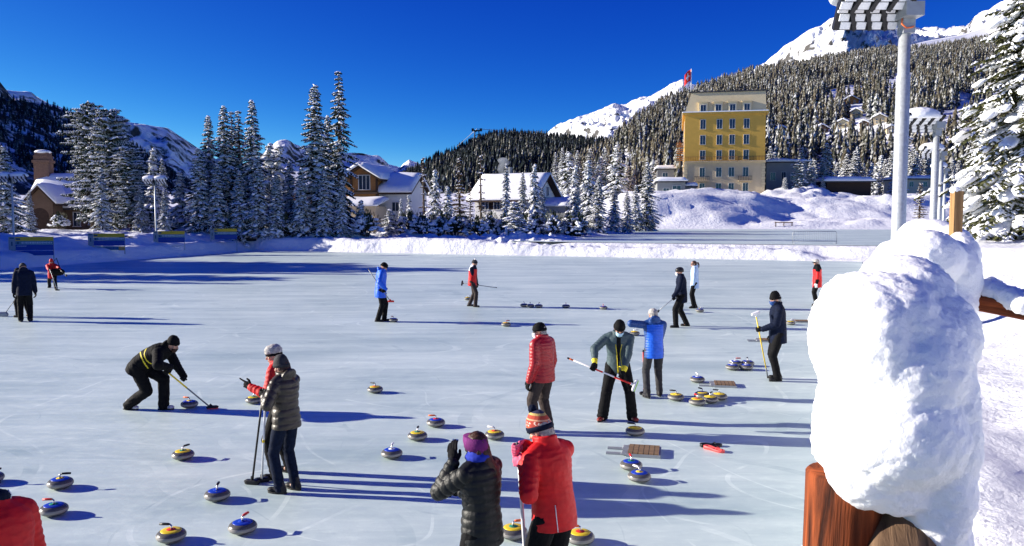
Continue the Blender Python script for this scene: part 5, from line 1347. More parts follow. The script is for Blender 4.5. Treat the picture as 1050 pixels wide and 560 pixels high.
def tree(kind, px, top, Y, wf=1.0, label=None, group='snowy trees beyond the rink', zb=None, part_of=None):
    t = T[kind]; p = atY(px, top, Y); z0 = gz(p.x, Y) if zb is None else zb
    h = max(1.0, p.z - z0)
    if 'bush' in kind: h = min(h, 2.3)
    s = h / t['H']
    name = {'bush': 'snowy_bush', 'bush2': 'snowy_bush', 'larch': 'larch_tree', 'thin': 'larch_tree', 'pine': 'pine_tree', 'frosted': 'frosted_tree', 'small': 'fir_tree'}.get(kind, 'spruce_tree')
    o = thing(name, label, 'bush' if 'bush' in kind else 'tree', (p.x, Y, z0), rt_.random() * 6.28, group)
    o.scale = (s * wf * (.85 if 'bush' in kind else 1), s * wf * (.8 if 'bush' in kind else 1), s)
    for k in ('trunk', 'crown', 'snow_load'): link('stem' if (k == 'trunk' and 'bush' in kind) else k, t[k], o)
    return o
LT = [
 ('spruce2', 3, 150, 66, 1.25, 'dark snowy spruce at the left edge behind the twin headed lamp'),
 ('spruce2', 30, 196, 70, .9, 'small spruce in front of the brown house arch'),
 ('pine', 90, 103, 79, .72, 'left of the two tall stone pines right of the brown house'),
 ('pine', 112, 110, 76, .85, 'right of the two tall stone pines right of the brown house'),
 ('pine', 132, 150, 74, 1.0, 'lower stone pine leaning against the tall pair'),
 ('spruce2', 103, 172, 71, 1.0, 'dark spruce filling the foot of the stone pines'),
 ('laden', 157, 150, 86, .9, 'snow laden spruce rising above the second left lamp'),
 ('spruce2', 166, 163, 88, .8, 'narrow spruce just right of the second left lamp'),
 ('laden', 184, 174, 76, 1.25, 'cone shaped spruce smothered in thick snow left of the tall group'),
 ('spruce2', 143, 190, 73, 1.1, 'low spruce at the foot of the second left lamp'),
 ('spruce2', 168, 196, 72, 1.1, 'low spruce behind the third sign board'),
 ('spruce', 213, 118, 82, 1.0, 'leftmost spire of the tall dark spruce group'),
 ('spruce', 229, 108, 80, 1.05, 'second spire of the tall dark spruce group'),
 ('slim', 237, 113, 84, 1.1, 'third slimmer spire of the tall dark spruce group'),
 ('slim', 244, 112, 82, 1.1, 'fourth slimmer spire of the tall dark spruce group'),
 ('spruce', 258, 102, 81, .95, 'rightmost and highest spire of the tall dark spruce group'),
 ('spruce2', 203, 152, 76, 1.1, 'lower spruce on the left flank of the tall group'),
 ('spruce2', 222, 168, 74, 1.15, 'lower spruce before the tall group, left one'),
 ('spruce2', 245, 175, 73, 1.1, 'lower spruce before the tall group, right one'),
 ('spruce2', 264, 160, 77, 1.0, 'lower spruce just left of the single headed lamp'),
 ('laden', 276, 145, 87, 1.0, 'paler snowy spruce right of the tall dark group'),
 ('laden', 286, 146, 88, .85, 'twin tip of the paler snowy spruce'),
 ('spruce2', 283, 178, 76, 1.05, 'low spruce right of the single headed lamp'),
 ('spruce2', 297, 165, 82, 1.0, 'spruce hiding the brown chalet right of the single headed lamp'),
 ('spruce2', 309, 172, 77, 1.0, 'low spruce left of the two tallest trees'),
 ('spruce', 322, 86, 80, 1.15, 'second tallest spruce with even snowy tiers'),
 ('slim', 347, 71, 82, .95, 'tallest and thinnest spruce reaching highest into the sky'),
 ('spruce', 336, 118, 85, 1.0, 'spruce between the two tallest trees'),
 ('spruce2', 332, 176, 75, 1.0, 'low spruce at the foot of the second tallest tree'),
 ('spruce2', 350, 185, 76, .9, 'low spruce at the foot of the tallest tree'),
 ('small', 370, 205, 80, 1.0, 'small fir before the white chalet wall'),
 ('laden', 411, 203, 86, .7, 'left of the two small snowy firs right of the white chalet'),
 ('laden', 419, 199, 87, .75, 'right of the two small snowy firs right of the white chalet'),
 ('laden', 446, 173, 86, .85, 'bright snow covered spruce standing alone in the gap'),
 ('thin', 434, 160, 92, 1.0, 'bare thin larch left of the bright snowy spruce'),
 ('laden', 459, 190, 85, 1.1, 'low snowy spruce right of the bright one'),
 ('larch', 471, 159, 88, 1.0, 'brown larch left of the white roofed chalet'),
 ('larch', 482, 185, 87, .8, 'short brown larch touching the white roofed chalet'),
 ('thin', 493, 157, 90, 1.0, 'bare thin larch before the left end of the white roof'),
 ('spruce2', 519, 168, 88, .62, 'narrow green spruce before the middle of the white roof'),
 ('spruce2', 536, 177, 90, .75, 'spruce before the right half of the white roof, left one'),
 ('laden', 548, 167, 89, .8, 'spruce before the right half of the white roof, tall one'),
 ('spruce2', 556, 192, 87, .9, 'low spruce at the chalet gable'),
 ('laden', 590, 168, 108, .85, 'left of the two pale spruces right of the white roofed chalet'),
 ('laden', 603, 163, 106, .95, 'right of the two pale spruces right of the white roofed chalet'),
 ('spruce2', 614, 182, 104, 1.2, 'spreading spruce right of the chalet annex'),
 ('spruce2', 591, 193, 98, 1.2, 'low spruce before the chalet annex'),
 ('spruce2', 630, 190, 115, 1.1, 'dark spruce in the blue shade, left one'),
 ('spruce2', 643, 196, 118, 1.1, 'dark spruce in the blue shade, right one'),
 ('spruce', 664, 166, 128, 1.35, 'broad green and white spruce left of the hotel annex'),
 ('spruce2', 652, 190, 126, 1.1, 'low spruce left of the broad green and white one'),
 ('frosted', 820, 164, 186, 1.1, 'tall white frosted tree on the snow heap right of the hotel'),
 ('frosted', 832, 171, 188, 1.0, 'second white frosted tree on the snow heap right of the hotel'),
 ('frosted', 844, 182, 186, .8, 'small white frosted tree right of the frosted pair'),
 ('frosted', 805, 182, 184, .9, 'small white frosted tree left of the frosted pair'),
 ('larch', 944, 186, 118, 1.4, 'brownish bushy tree before the low yellow building'),
]
for k, px, tp, Y, wf, lb in LT: tree(k, px, tp, (max(Y * 1.03, 80.5) if 200 < px < 400 else Y * 1.10) if Y < 96 else Y, wf * (1.05 if 'sp' in k or k == 'slim' else .92), lb)
rg = random.Random(5)
for i, px in enumerate(range(398, 606, 13)):
    t_ = rg.choice(('bush', 'bush2', 'small', 'bush'))
    Y = 90 + rg.uniform(-1.5, 3.5); tree(t_, px + rg.uniform(-3, 3), 207 + rg.uniform(-4, 8), Y, rg.uniform(.9, 1.3) * (1 if 'bush' in t_ else 1.3), 'one of the snowy bushes lining the gardens before the chalets', 'row of snowy bushes before the chalets')
for i, px in enumerate((60, 120, 150, 175, 200, 232, 255, 292, 305, 322, 340, 356, 375)):
    tree(rg.choice(('bush', 'bush2', 'small')), px, 218 + rg.uniform(-4, 6), 81 + rg.uniform(0, 3), 1.1, 'one of the snowy undergrowth bushes at the foot of the left hand trees', 'snowy bushes below the left hand trees')
# conifers at the foot of the right hand hill
for i in range(46):
    px = 786 + (i * 37 % 200) + rg.uniform(-4, 4); Y = rg.uniform(205, 262); hgt = rg.uniform(9, 17)
    p = atY(px, 200, Y); z0 = gz(p.x, Y)
    topy = 223 - (z0 + hgt - CAM_H) / Y * FPX
    if topy < 130: continue
    tree(rg.choice(('spruce', 'spruce2', 'spruce2', 'laden')), px, topy, Y, rg.uniform(1.0, 1.3), 'one of the shaded conifers at the foot of the right hand hill', 'conifers at the foot of the right hand hill')
for i in range(16):
    px = 566 + (i * 29 % 122) + rg.uniform(-4, 4); Y = rg.uniform(196, 240); p = atY(px, 200, Y); z0 = gz(p.x, Y); hgt = rg.uniform(10, 16); topy = 223 - (z0 + hgt - CAM_H) / Y * FPX
    tree(rg.choice(('spruce', 'spruce2', 'laden')), px, topy, Y, rg.uniform(1.0, 1.3), 'one of the conifers between the chalet and the hotel', 'conifers between the chalet and the hotel')
for k_, x_, y_, h_ in (('pine', -54, 57, 14), ('spruce', -50, 52, 11.5), ('pine', -48, 47.5, 9.5), ('spruce2', -45, 44, 8), ('spruce', -56, 63, 13), ('pine', -50, 60, 11), ('spruce2', -60, 55, 14), ('pine', -47, 54, 9)):
    t_ = T[k_]; o = thing('pine_tree' if k_ == 'pine' else 'spruce_tree', 'one of the trees just outside the left edge whose long shadows fall on the ice', 'tree', (x_, y_, gz(x_, y_)), x_, 'trees left of the rink casting long shadows'); o.scale = (h_ / t_['H'] * 1.1,) * 2 + (h_ / t_['H'],)
    for kk in ('trunk', 'crown', 'snow_load'): link(kk, t_[kk], o)
tree('giant', 1058, -45, 25, 1.0, 'large spruce with heavy white snow pads at the right edge', 'big spruces at the right edge')
tree('giant', 1012, 118, 33, .95, 'lower spruce growing left of the large spruce at the right edge', 'big spruces at the right edge')

# ------------------------------------------------------------------ buildings
def bld(name, label, origin, rz, cat='building', group=None): return thing(name, label, cat, origin, R(rz), group)
def window(parent, x, z, w_, h_, side='f', y=0.0, fm='frame_white', pm='glass_dark', bars=1, shutters=None):
    """side f: wall facing local -y at y; l / r: walls facing -x / +x at x"""
    fr = MB(); t = .07
    def B(mb, cx, cz, sx, sz, off, dep):
        if side == 'f': mb.box((cx, y - off, cz), (sx, dep, sz))
        elif side == 'r': mb.box((y + off, cx, cz), (dep, sx, sz))
        else: mb.box((y - off, cx, cz), (dep, sx, sz))
    B(fr, x, z + h_ / 2 + t / 2, w_ + 2 * t, t, .03, .14); B(fr, x, z - h_ / 2 - t / 2, w_ + 4 * t, t, .06, .2)
    for sg in (-1, 1): B(fr, x + sg * (w_ / 2 + t / 2), z, t, h_, .03, .14)
    for k in range(bars): B(fr, x - w_ / 2 + w_ * (k + 1) / (bars + 1), z, t * .8, h_, .02, .10)
    f = fr.build('window', fm, parent)
    pn = MB(); B(pn, x, z, w_, h_, .0, .04); pn.build('pane', pm, f)
    if shutters:
        sh = MB()
        for sg in (-1, 1): B(sh, x + sg * (w_ * .5 + w_ * .28 + t), z, w_ * .5, h_, .03, .05)
        sh.build('shutter', shutters, f)
    return f
def snow_slab(parent, pts_bottom, th, seed=0, name='roof_snow', over=.0, res=10):
    """thick rounded snow on a quad given by four corners"""
    a, b, c, d = [V(p) for p in pts_bottom]; n = (b - a).cross(d - a).normalized()
    if n.z < 0: n = -n
    top, bot = [], []
    for j in range(res + 1):
        for i in range(res + 1):
            u, v = i / res, j / res; p = (a * (1 - u) + b * u) * (1 - v) + (d * (1 - u) + c * u) * v
            e = min(u, 1 - u, v, 1 - v); k = min(1, e * res / 1.2) ** .5
            nz_ = float(vnoise(p.x * .5 + seed, p.y * .5, p.z * .3, seed)) * .5
            cen = (a + b + c + d) / 4; out = (p - cen).normalized() * (.10 * (1 - k))
            top.append(p + V((0, 0, 1)) * th * (.35 + .65 * k) * (1 + nz_) + out * (k < .99)); bot.append(p + n * .012)
    mb = MB(); mb.v = [tuple(p) for p in top + bot]; N = (res + 1) ** 2; W_ = res + 1
    for j in range(res):
        for i in range(res): q = j * W_ + i; mb.face((q, q + 1, q + W_ + 1, q + W_)); mb.face((N + q + W_, N + q + W_ + 1, N + q + 1, N + q))
    ed = [i for i in range(W_)] + [j * W_ + res for j in range(1, W_)] + [res * W_ + i for i in range(res - 1, -1, -1)] + [j * W_ for j in range(res - 1, 0, -1)]
    for i in range(len(ed)): p, q = ed[i], ed[(i + 1) % len(ed)]; mb.face((q, p, p + N, q + N))
    return mb.build(name, 'snow_fluff', parent, True)
def gable(parent, x0, x1, y0, y1, z0, z1, rise, wm, axis='x', over=.6, snow=.5, rm='roof_dark', hip=0.0, roofname='roof'):
    """walls with a ridge roof; axis x: ridge runs along x"""
    mb = MB(); 
    if axis == 'x':
        ym = (y0 + y1) / 2; h = hip
        v = [(x0, y0, z0), (x1, y0, z0), (x1, y1, z0), (x0, y1, z0), (x0, y0, z1), (x1, y0, z1), (x1, y1, z1), (x0, y1, z1), (x0, ym, z1 + rise * .96), (x1, ym, z1 + rise * .96)]
        mb.v = v; mb.f = [(0, 1, 5, 4), (1, 2, 6, 9, 5), (2, 3, 7, 6), (3, 0, 4, 8, 7)]; mb.m = [0] * 4
        s = rise / (ym - y0); o = over
        e0, e1 = (x0 - o, y0 - o, z1 - s * o), (x1 + o, y0 - o, z1 - s * o); r0, r1 = (x0 - o + h, ym, z1 + rise), (x1 + o, ym, z1 + rise); b0, b1 = (x0 - o, y1 + o, z1 - s * o), (x1 + o, y1 + o, z1 - s * o)
    else:
        xm = (x0 + x1) / 2
        v = [(x0, y0, z0), (x1, y0, z0), (x1, y1, z0), (x0, y1, z0), (x0, y0, z1), (x1, y0, z1), (x1, y1, z1), (x0, y1, z1), (xm, y0, z1 + rise * .96), (xm, y1, z1 + rise * .96)]
        mb.v = v; mb.f = [(0, 1, 5, 8, 4), (1, 2, 6, 5), (2, 3, 7, 9, 6), (3, 0, 4, 7)]; mb.m = [0] * 4
        s = rise / (xm - x0); o = over
        e0, e1 = (x0 - o, y1 + o, z1 - s * o), (x0 - o, y0 - o, z1 - s * o); r0, r1 = (xm, y1 + o, z1 + rise), (xm, y0 - o, z1 + rise); b0, b1 = (x1 + o, y1 + o, z1 - s * o), (x1 + o, y0 - o, z1 - s * o)
    mb.build('wall', wm, parent)
    th = V((0, 0, .22)); rb = MB()
    for q in ((e0, e1, r1, r0), (b1, b0, r0, r1)):
        q = [V(p) for p in q]; rb.loft([[p for p in q], [p + th for p in q]])
    ro = rb.build(roofname, rm, parent)
    if snow:
        up = V((0, 0, .225))
        snow_slab(ro, [V(e0) + up, V(e1) + up, V(r1) + up, V(r0) + up], snow, 3); snow_slab(ro, [V(b1) + up, V(b0) + up, V(r0) + up, V(r1) + up], snow, 7)
    return ro

# the yellow hotel
YH = 190.0; oh = atY(701, 200, YH); zz = lambda py: atY(701, py, YH).z
def xx(px): return (px - 701) / FPX * YH * .955
HB = bld('hotel', 'tall yellow and beige hotel with a mansard attic and flag behind the snow heaps', (oh.x, YH, 0), -11.5)
Wd, Dp = xx(784), 34.0; zb, zm, zc, zt = 2.0, zz(167), zz(117), zz(95)
MB().box((Wd / 2, Dp / 2, (zb + zm) / 2), (Wd, Dp, zm - zb)).build('base_wall', 'plaster_beige', HB)
MB().box((Wd / 2, Dp / 2, (zm + zc) / 2), (Wd - .12, Dp - .12, zc - zm)).build('upper_wall', 'plaster_yellow', HB)
mb = MB(); ins = 1.6
mb.loft([[V((-.02, -.02, zc)), V((Wd + .02, -.02, zc)), V((Wd + .02, Dp, zc)), V((-.02, Dp, zc))], [V((ins * .9, .9, zt)), V((Wd - .1, .9, zt)), V((Wd - .1, Dp - .9, zt)), V((ins * .9, Dp - .9, zt))]])
rf = mb.build('mansard_roof', 'plaster_cream', HB)
MB().box((Wd / 2 + .6, Dp / 2, zt + .12), (Wd - .6, Dp - 1.2, .24)).build('roof_edge', 'roof_dark', rf)
for k in range(12): MB().box((1.6 + k * (Wd - 2.2) / 11, .95, zt + .32), (.5, .3, .18)).build('chimney_cap', 'roof_dark', rf)
ld_ = MB().box((Wd / 2, Dp / 2, zc + .0), (Wd + 1.0, Dp + 1.0, .5)).build('cornice', 'plaster_yellow', HB)
MB().box((Wd / 2, -.25, zc + .36), (Wd + .9, .7, .22)).build('ledge_snow', 'snow_fluff', ld_)
MB().box((-.25, Dp / 2, zc + .36), (.7, Dp + .5, .22)).build('ledge_snow', 'snow_fluff', ld_)
MB().box((Wd / 2, Dp / 2, zm), (Wd + .3, Dp + .3, .3)).build('string_course', 'plaster_cream', HB)
cols_ = [720, 737, 750, 764.5]; rows_ = [128, 144, 159.5, 177, 193]
for r_, py in enumerate(rows_):
    for px in cols_: window(HB, xx(px), zz(py), 1.15, 2.1, 'f', .06 if py < 167 else .0)
for i, px in enumerate((720, 735.5, 750, 764.5)):
    d = MB(); x = xx(px); z = zz(112); d.box((x, .55, z + .1), (2.0, 1.6, 2.6)); dm = d.build('dormer', 'plaster_cream', HB)
    dr = MB(); dr.box((x, .45, z + 1.48), (2.4, 1.9, .16)); dr.build('dormer_roof', 'plaster_cream', dm); window(HB, x, z, 1.2, 1.6, 'f', -.25, pm='glass_dark')
for r_, py in enumerate(rows_):
    for k in range(6): window(HB, 4 + k * 5.2, zz(py) + 0, 1.1, 2.0, 'l', 0.0)
def balcony(x0, x1, z, m, dep=1.1, n=14):
    b = MB(); b.box(((x0 + x1) / 2, -dep / 2, z), (x1 - x0, dep, .16)); bo = b.build('balcony', 'plaster_beige', HB)
    r = MB()
    for i in range(n + 1): r.box((x0 + (x1 - x0) * i / n, -dep + .03, z + .55), (.06, .05, .95))
    r.box(((x0 + x1) / 2, -dep + .03, z + 1.05), (x1 - x0 + .1, .09, .08))
    for xe in (x0, x1): r.box((xe, -dep / 2, z + 1.05), (.06, dep, .07)); r.box((xe, -dep * .5, z + .55), (.05, .06, .95))
    r.build('railing', m, bo)
balcony(xx(702), xx(755.5), zm + .2, 'wood_orange', n=30); balcony(xx(756.5), xx(784), zm + .2, 'metal_dark', n=18)
balcony(xx(712), xx(727), zz(186), 'metal_dark', n=8); balcony(xx(757), xx(770.5), zz(186), 'metal_dark', n=8)
q = MB()
for k in range(9):
    for xe in (.35, Wd - .35): q.box((xe, -.02, zb + 8 + k * (zm - zb - 8.4) / 9 + .4), (.9 if k % 2 else .65, .16, (zm - zb - 8) / 9 * .72))
q.build('quoins', 'plaster_cream', HB)
q = MB()
for k in range(3):
    for i in range(3): q.box((-1.0, 3 + k * 2.6 + i * .8, zm + .8 + k * 1.8 + i * .5), (1.6, .9, .18))
    q.box((-1.75, 4 + k * 2.6, zm + 1.8 + k * 1.8), (.08, 2.8, .12)); q.box((-1.0, 5.3 + k * 2.6, zm + 1.2 + k * 1.8), (.12, .12, 2.6))
q.build('outside_stair', 'wood_orange', HB)
# flag on its roof
fp = HB.matrix_basis @ V((1.7, 1.4, 0)); fp = V((oh.x + 1.6, YH + 1.0, zt + .2))
FL = thing('flag', 'red flag with white cross flying on the hotel roof', 'flag', fp)
MB().tube([(0, 0, 0), (0, 0, 5.4)], .10, 8).build('flagpole', 'plastic_white', FL, True)
fm_ = MB(); nx_, nz_ = 14, 12
for j in range(nz_ + 1):
    for i in range(nx_ + 1): u, v = i / nx_, j / nz_; fm_.v.append((-.1 - u * 1.5, .25 * math.sin(u * 6 + v), 5.2 - v * 2.6 - u * u * 1.3))
for j in range(nz_):
    for i in range(nx_):
        u, v = (i + .5) / nx_, (j + .5) / nz_; cross = (abs(u - .5) < .1 and abs(v - .5) < .32) or (abs(v - .5) < .1 and abs(u - .5) < .32)
        fm_.mat(1 if cross else 0).face((j * (nx_ + 1) + i, j * (nx_ + 1) + i + 1, (j + 1) * (nx_ + 1) + i + 1, (j + 1) * (nx_ + 1) + i))
fm_.build('cloth', ['plastic_red', 'plastic_white'], FL, True)

def low_block(name, label, px0, px1, pyt, Y, D, wm, rz=-6, snow=.6, wins=(), over=.5, cat='building', zbot=None, glassm='glass_dark'):
    a = atY(px0, pyt, Y); b = atY(px1, pyt, Y); Wl = (b.x - a.x) / math.cos(R(rz)); r = bld(name, label, (a.x, Y, 0), rz, cat)
    zbm = zbot if zbot is not None else gz(a.x, Y) - 1; 
    MB().box((Wl / 2, D / 2, (zbm + a.z) / 2), (Wl, D, a.z - zbm)).build('wall', wm, r)
    ro = MB().box((Wl / 2, D / 2, a.z + .1), (Wl + 2 * over, D + 2 * over, .25)).build('roof', 'roof_dark', r)
    if snow: snow_slab(ro, [(-over, -over, a.z + .23), (Wl + over, -over, a.z + .23), (Wl + over, D + over, a.z + .23), (-over, D + over, a.z + .23)], snow, 5)
    for (px, py, w_, h_) in wins: window(r, (px - px0) / FPX * Y, atY(px, py, Y).z, w_, h_, 'f', 0.0, pm=glassm)
    return r
low_block('hotel_annex', 'low grey annex with flat snowy roof left of the hotel', 674, 702, 187, 176, 12, 'plaster_grey', -8, .9, [(693.5, 196, 1.7, 2.2), (683, 197, 1.2, 1.6)])
low_block('outbuilding', 'small blue shaded outbuilding between the wood and the hotel', 674, 691, 174, 196, 8, 'plaster_grey', -8, .9, [(682, 180, 1.2, 1.2)])
low_block('porch', 'little snow topped porch at the hotel foot', 702.5, 713.5, 192, 177, 3, 'plaster_grey', -8, .7, [(708, 197, 1.4, 1.0)], .3)
low_block('side_wing', 'grey brown wing with snowy roof right of the hotel', 786, 826, 167, 196, 12, 'plaster_grey', -8, .8, [(792.5, 181, 1.2, 1.8), (803, 181, 1.0, 2.0), (813, 181, 1.2, 1.8)])
low_block('garage', 'low dark garage half buried in snow below the wood', 848, 892, 187, 186, 9, 'wood_dark', -4, 1.1, [], .8)
low_block('yellow_building', 'low yellow building with snowy roof between the lamp poles', 927, 965, 184, 205, 9, 'plaster_cream', 6, .8, [(935, 189, 1.0, 1.2), (950, 189, 1.0, 1.2), (964, 189, 1.0, 1.2)])

# brown house at the left
Yb = 93.0; ob = atY(38, 243, Yb); kz = lambda py, Y=Yb: atY(500, py, Y).z
BH = bld('brown_house', 'brown house with arched porch and broad snowy roof behind the left trees', (ob.x, Yb, 0), 6)
Lm = lambda px: (px - 38) / FPX * Yb
gable(BH, Lm(30), Lm(112), 1.0, 9.0, gz(ob.x, Yb) - 1, kz(210), 3.4, 'plaster_brown', 'x', .7, .55)
gable(BH, Lm(39), Lm(63), -2.2, 3.0, gz(ob.x, Yb) - 1, kz(206), 1.45, 'plaster_brown', 'y', .55, .5, 'wood_dark', roofname='porch_roof')
ar = MB(); pts = [V((Lm(42), -2.22, kz(241))), V((Lm(42), -2.22, kz(222)))] + [V((Lm(50.5) - math.cos(R(t)) * Lm(46.5), -2.22, kz(222) + math.sin(R(t)) * Lm(46.5))) for t in range(0, 181, 15)] + [V((Lm(59), -2.22, kz(241)))]
ar.loft([[p for p in pts], [p + V((0, .10, 0)) for p in pts]]); ar.build('arched_door', 'wood_dark', BH)
window(BH, Lm(74), kz(225), .7, 1.6, 'f', 1.0); window(BH, Lm(90), kz(225), .9, 1.2, 'f', 1.0)
ch = MB(); ch.box((Lm(28), 4.8, kz(172)), (1.7, 1.3, 3.4)).box((Lm(28), 4.8, kz(163)), (2.0, 1.6, .3)).box((Lm(28), 4.8, kz(158)), (1.5, 1.1, 1.0)); co_ = ch.build('chimney', 'brick_brown', BH)
MB().ell((Lm(28), 4.8, kz(152.5)), (.95, 0, 0), (0, .75, 0), (0, 0, .28), 14, 7).build('chimney_snow', 'snow_fluff', co_, True)
cc = MB().box((Lm(66), 5.0, kz(172)), (.5, .5, 1.0)).build('vent_pipe', 'metal_grey', BH)

# wooden chalet with white lower wing
Yc = 104.0; oc = atY(356, 230, Yc); kc = lambda py: atY(500, py, Yc).z; Lc = lambda px: (px - 356) / FPX * Yc
CH = bld('wooden_chalet', 'orange timber chalet with white lower wing right of the tallest spruce', (oc.x, Yc, 0), -14)
g0 = gz(oc.x, Yc) - 1
gable(CH, Lc(350), Lc(386), 1.0, 8, g0, kc(182), 1.3, 'wood_orange', 'y', .8, .7, 'wood_dark')
gable(CH, Lc(386), Lc(419), 1.6, 8, g0, kc(197), 2.0, 'plaster_white', 'x', .5, .7, 'wood_dark', hip=.8, roofname='wing_roof')
lw = MB().box((Lc(374), -.8, (g0 + kc(212)) / 2), (Lc(396) - Lc(352), 3.5, kc(212) - g0)).build('lower_wall', 'plaster_beige', CH)
snow_slab(lw, [(Lc(350), -2.9, kc(212)), (Lc(399), -2.9, kc(212)), (Lc(399), 1.0, kc(205)), (Lc(350), 1.0, kc(205))], .6, 4)
window(CH, Lc(372), kc(187), 1.5, 1.8, 'f', 1.0, bars=2, pm='glass_dark'); window(CH, Lc(404), kc(212), .9, 1.1, 'f', 1.6)
for px in (358, 386): MB().box((Lc(px), .85, kc(190)), (.22, .22, 3.0)).build('timber_post', 'wood_dark', CH)
MB().box((Lc(371), .8, kc(198)), (4.2, .3, .25)).build('balcony_beam', 'wood_dark', CH)
# hidden brown chalet behind the trees
CB = bld('brown_chalet', 'brown timber chalet glimpsed between spruces right of the single headed lamp', (atY(280, 230, 108).x, 108, 0), 4)
gable(CB, 0, 5.6, 0, 7, gz(-31, 108) - 1, atY(285, 196, 108).z, 2.2, 'wood_orange', 'x', .6, .6, 'wood_dark'); window(CB, 1.4, atY(285, 206, 108).z, .9, 1.0); window(CB, 3.6, atY(285, 206, 108).z, .9, 1.0)

# chalet with the bright white roof
Yw = 113.0; ow = atY(487, 225, Yw); kw = lambda py: atY(500, py, Yw).z; Lw = lambda px: (px - 487) / FPX * Yw
CW = bld('white_chalet', 'white chalet under a big bright snow roof in the middle', (ow.x, Yw, 0), -24)
gw = gz(ow.x, Yw) - 1
gable(CW, 0, 8.6, 0, 9.0, gw, kw(203), 3.1, 'plaster_white', 'x', .9, .5, 'wood_dark')
for xq in (1.6, 3.4, 6.6): window(CW, xq, kw(211), .9, 1.1, 'f', 0.0, shutters='wood_dark')
window(CW, 3.2, kw(196), .8, 1.2, 'r', 8.6); window(CW, 5.6, kw(196), .8, 1.2, 'r', 8.6); window(CW, 4.4, kw(211), .8, 1.2, 'r', 8.6)
an = MB().box((10.9, 3.2, (gw + kw(212)) / 2), (4.6, 5.5, kw(212) - gw)).build('annex_wall', 'plaster_grey', CW)
snow_slab(an, [(8.6, .0, kw(212)), (13.7, .0, kw(212)), (13.7, 6.5, kw(204)), (8.6, 6.5, kw(204))], .45, 4)
MB().box((3.0, 4.8, kw(176)), (.8, .8, 1.6)).build('chimney', 'plaster_grey', CW)

# houses on the wooded hill
dgx = bpy.context.evaluated_depsgraph_get(); dgx.update()
def on_hill(o, px, py):
    d = ray(px, py).normalized(); ok, loc, no, _ = o.ray_cast(CAM, d, distance=5000); return loc if ok else atY(px, py, 700)
for (px, py, w_, hpx, wm, rz, lb) in [
    (843, 137, 13, 7, 'brick_brown', 8, 'reddish brown hillside house, leftmost of the cluster'), (864, 132, 12, 8, 'plaster_cream', -20, 'cream gabled hillside house in the middle of the cluster'),
    (878, 121, 11, 8, 'plaster_cream', -28, 'cream hillside house higher up behind the middle one'), (873, 107, 14, 6, 'wood_orange', -6, 'brown timber house topmost of the hillside cluster'),
    (886, 130, 8, 5, 'brick_brown', -20, 'small brown house right of the cream hillside houses'), (902, 127, 13, 8, 'plaster_beige', -18, 'beige gabled house at the right of the hillside cluster'),
    (914, 137, 9, 7, 'plaster_beige', -10, 'beige hillside house just left of the nearest lamp pole'), (801, 137, 13, 5, 'wood_dark', -10, 'dark timber house in the wood right of the hotel'), (930, 149, 12, 5, 'plaster_white', -5, 'pale hillside house right of the nearest lamp pole')]:
    p = on_hill(oC, px, py); m_ = p.y / FPX; w2 = w_ * m_; h2 = hpx * m_ * .75
    r = bld('hillside_house', lb, (p.x, p.y, 0), rz, 'house', 'houses on the wooded hillside')
    gable(r, -w2 / 2, w2 / 2, 0, w2 * .8, p.z - 3, p.z + h2, w2 * .26, wm, 'y', w2 * .10, 1.0, 'wood_dark')
    for i in (-1, 1):
        for j in (0, 1): window(r, i * w2 * .22, p.z + h2 * (.3 + .45 * j), w2 * .13, h2 * .22, 'f', 0.0)
    if wm in ('plaster_cream', 'brick_brown'): MB().box((0, -.5, p.z + h2 * .52), (w2 * .8, 1.0, h2 * .08)).build('balcony', 'wood_dark', r)

# smoke rising from the white chalet's chimney
sm = MB(); pb_ = atY(513, 178, 116)
for k in range(6): sm.ell((pb_.x + .10 * k + .25 * math.sin(k * 2), 116.5, pb_.z - .2 + k * .42), (.35 + k * .10, 0, 0), (0, .35 + k * .1, 0), (0, 0, .42), 14, 9)
sme = remesh(sm, .12, 'chimney_smoke', 'snow', 3); so_ = link('chimney_smoke', sme); tag(so_, 'pale blue smoke rising above the white chalet roof', 'smoke', kind='stuff')
vm = bpy.data.materials.new('smoke'); vm.use_nodes = True; vn = vm.node_tree; vn.nodes.remove(vn.nodes['Principled BSDF']); pv = vn.nodes.new('ShaderNodeVolumePrincipled'); pv.inputs['Density'].default_value = .55; pv.inputs['Color'].default_value = (.8, .88, 1, 1)
vn.links.new(pv.outputs[0], vn.nodes['Material Output'].inputs['Volume']); sme.materials.clear(); sme.materials.append(vm)

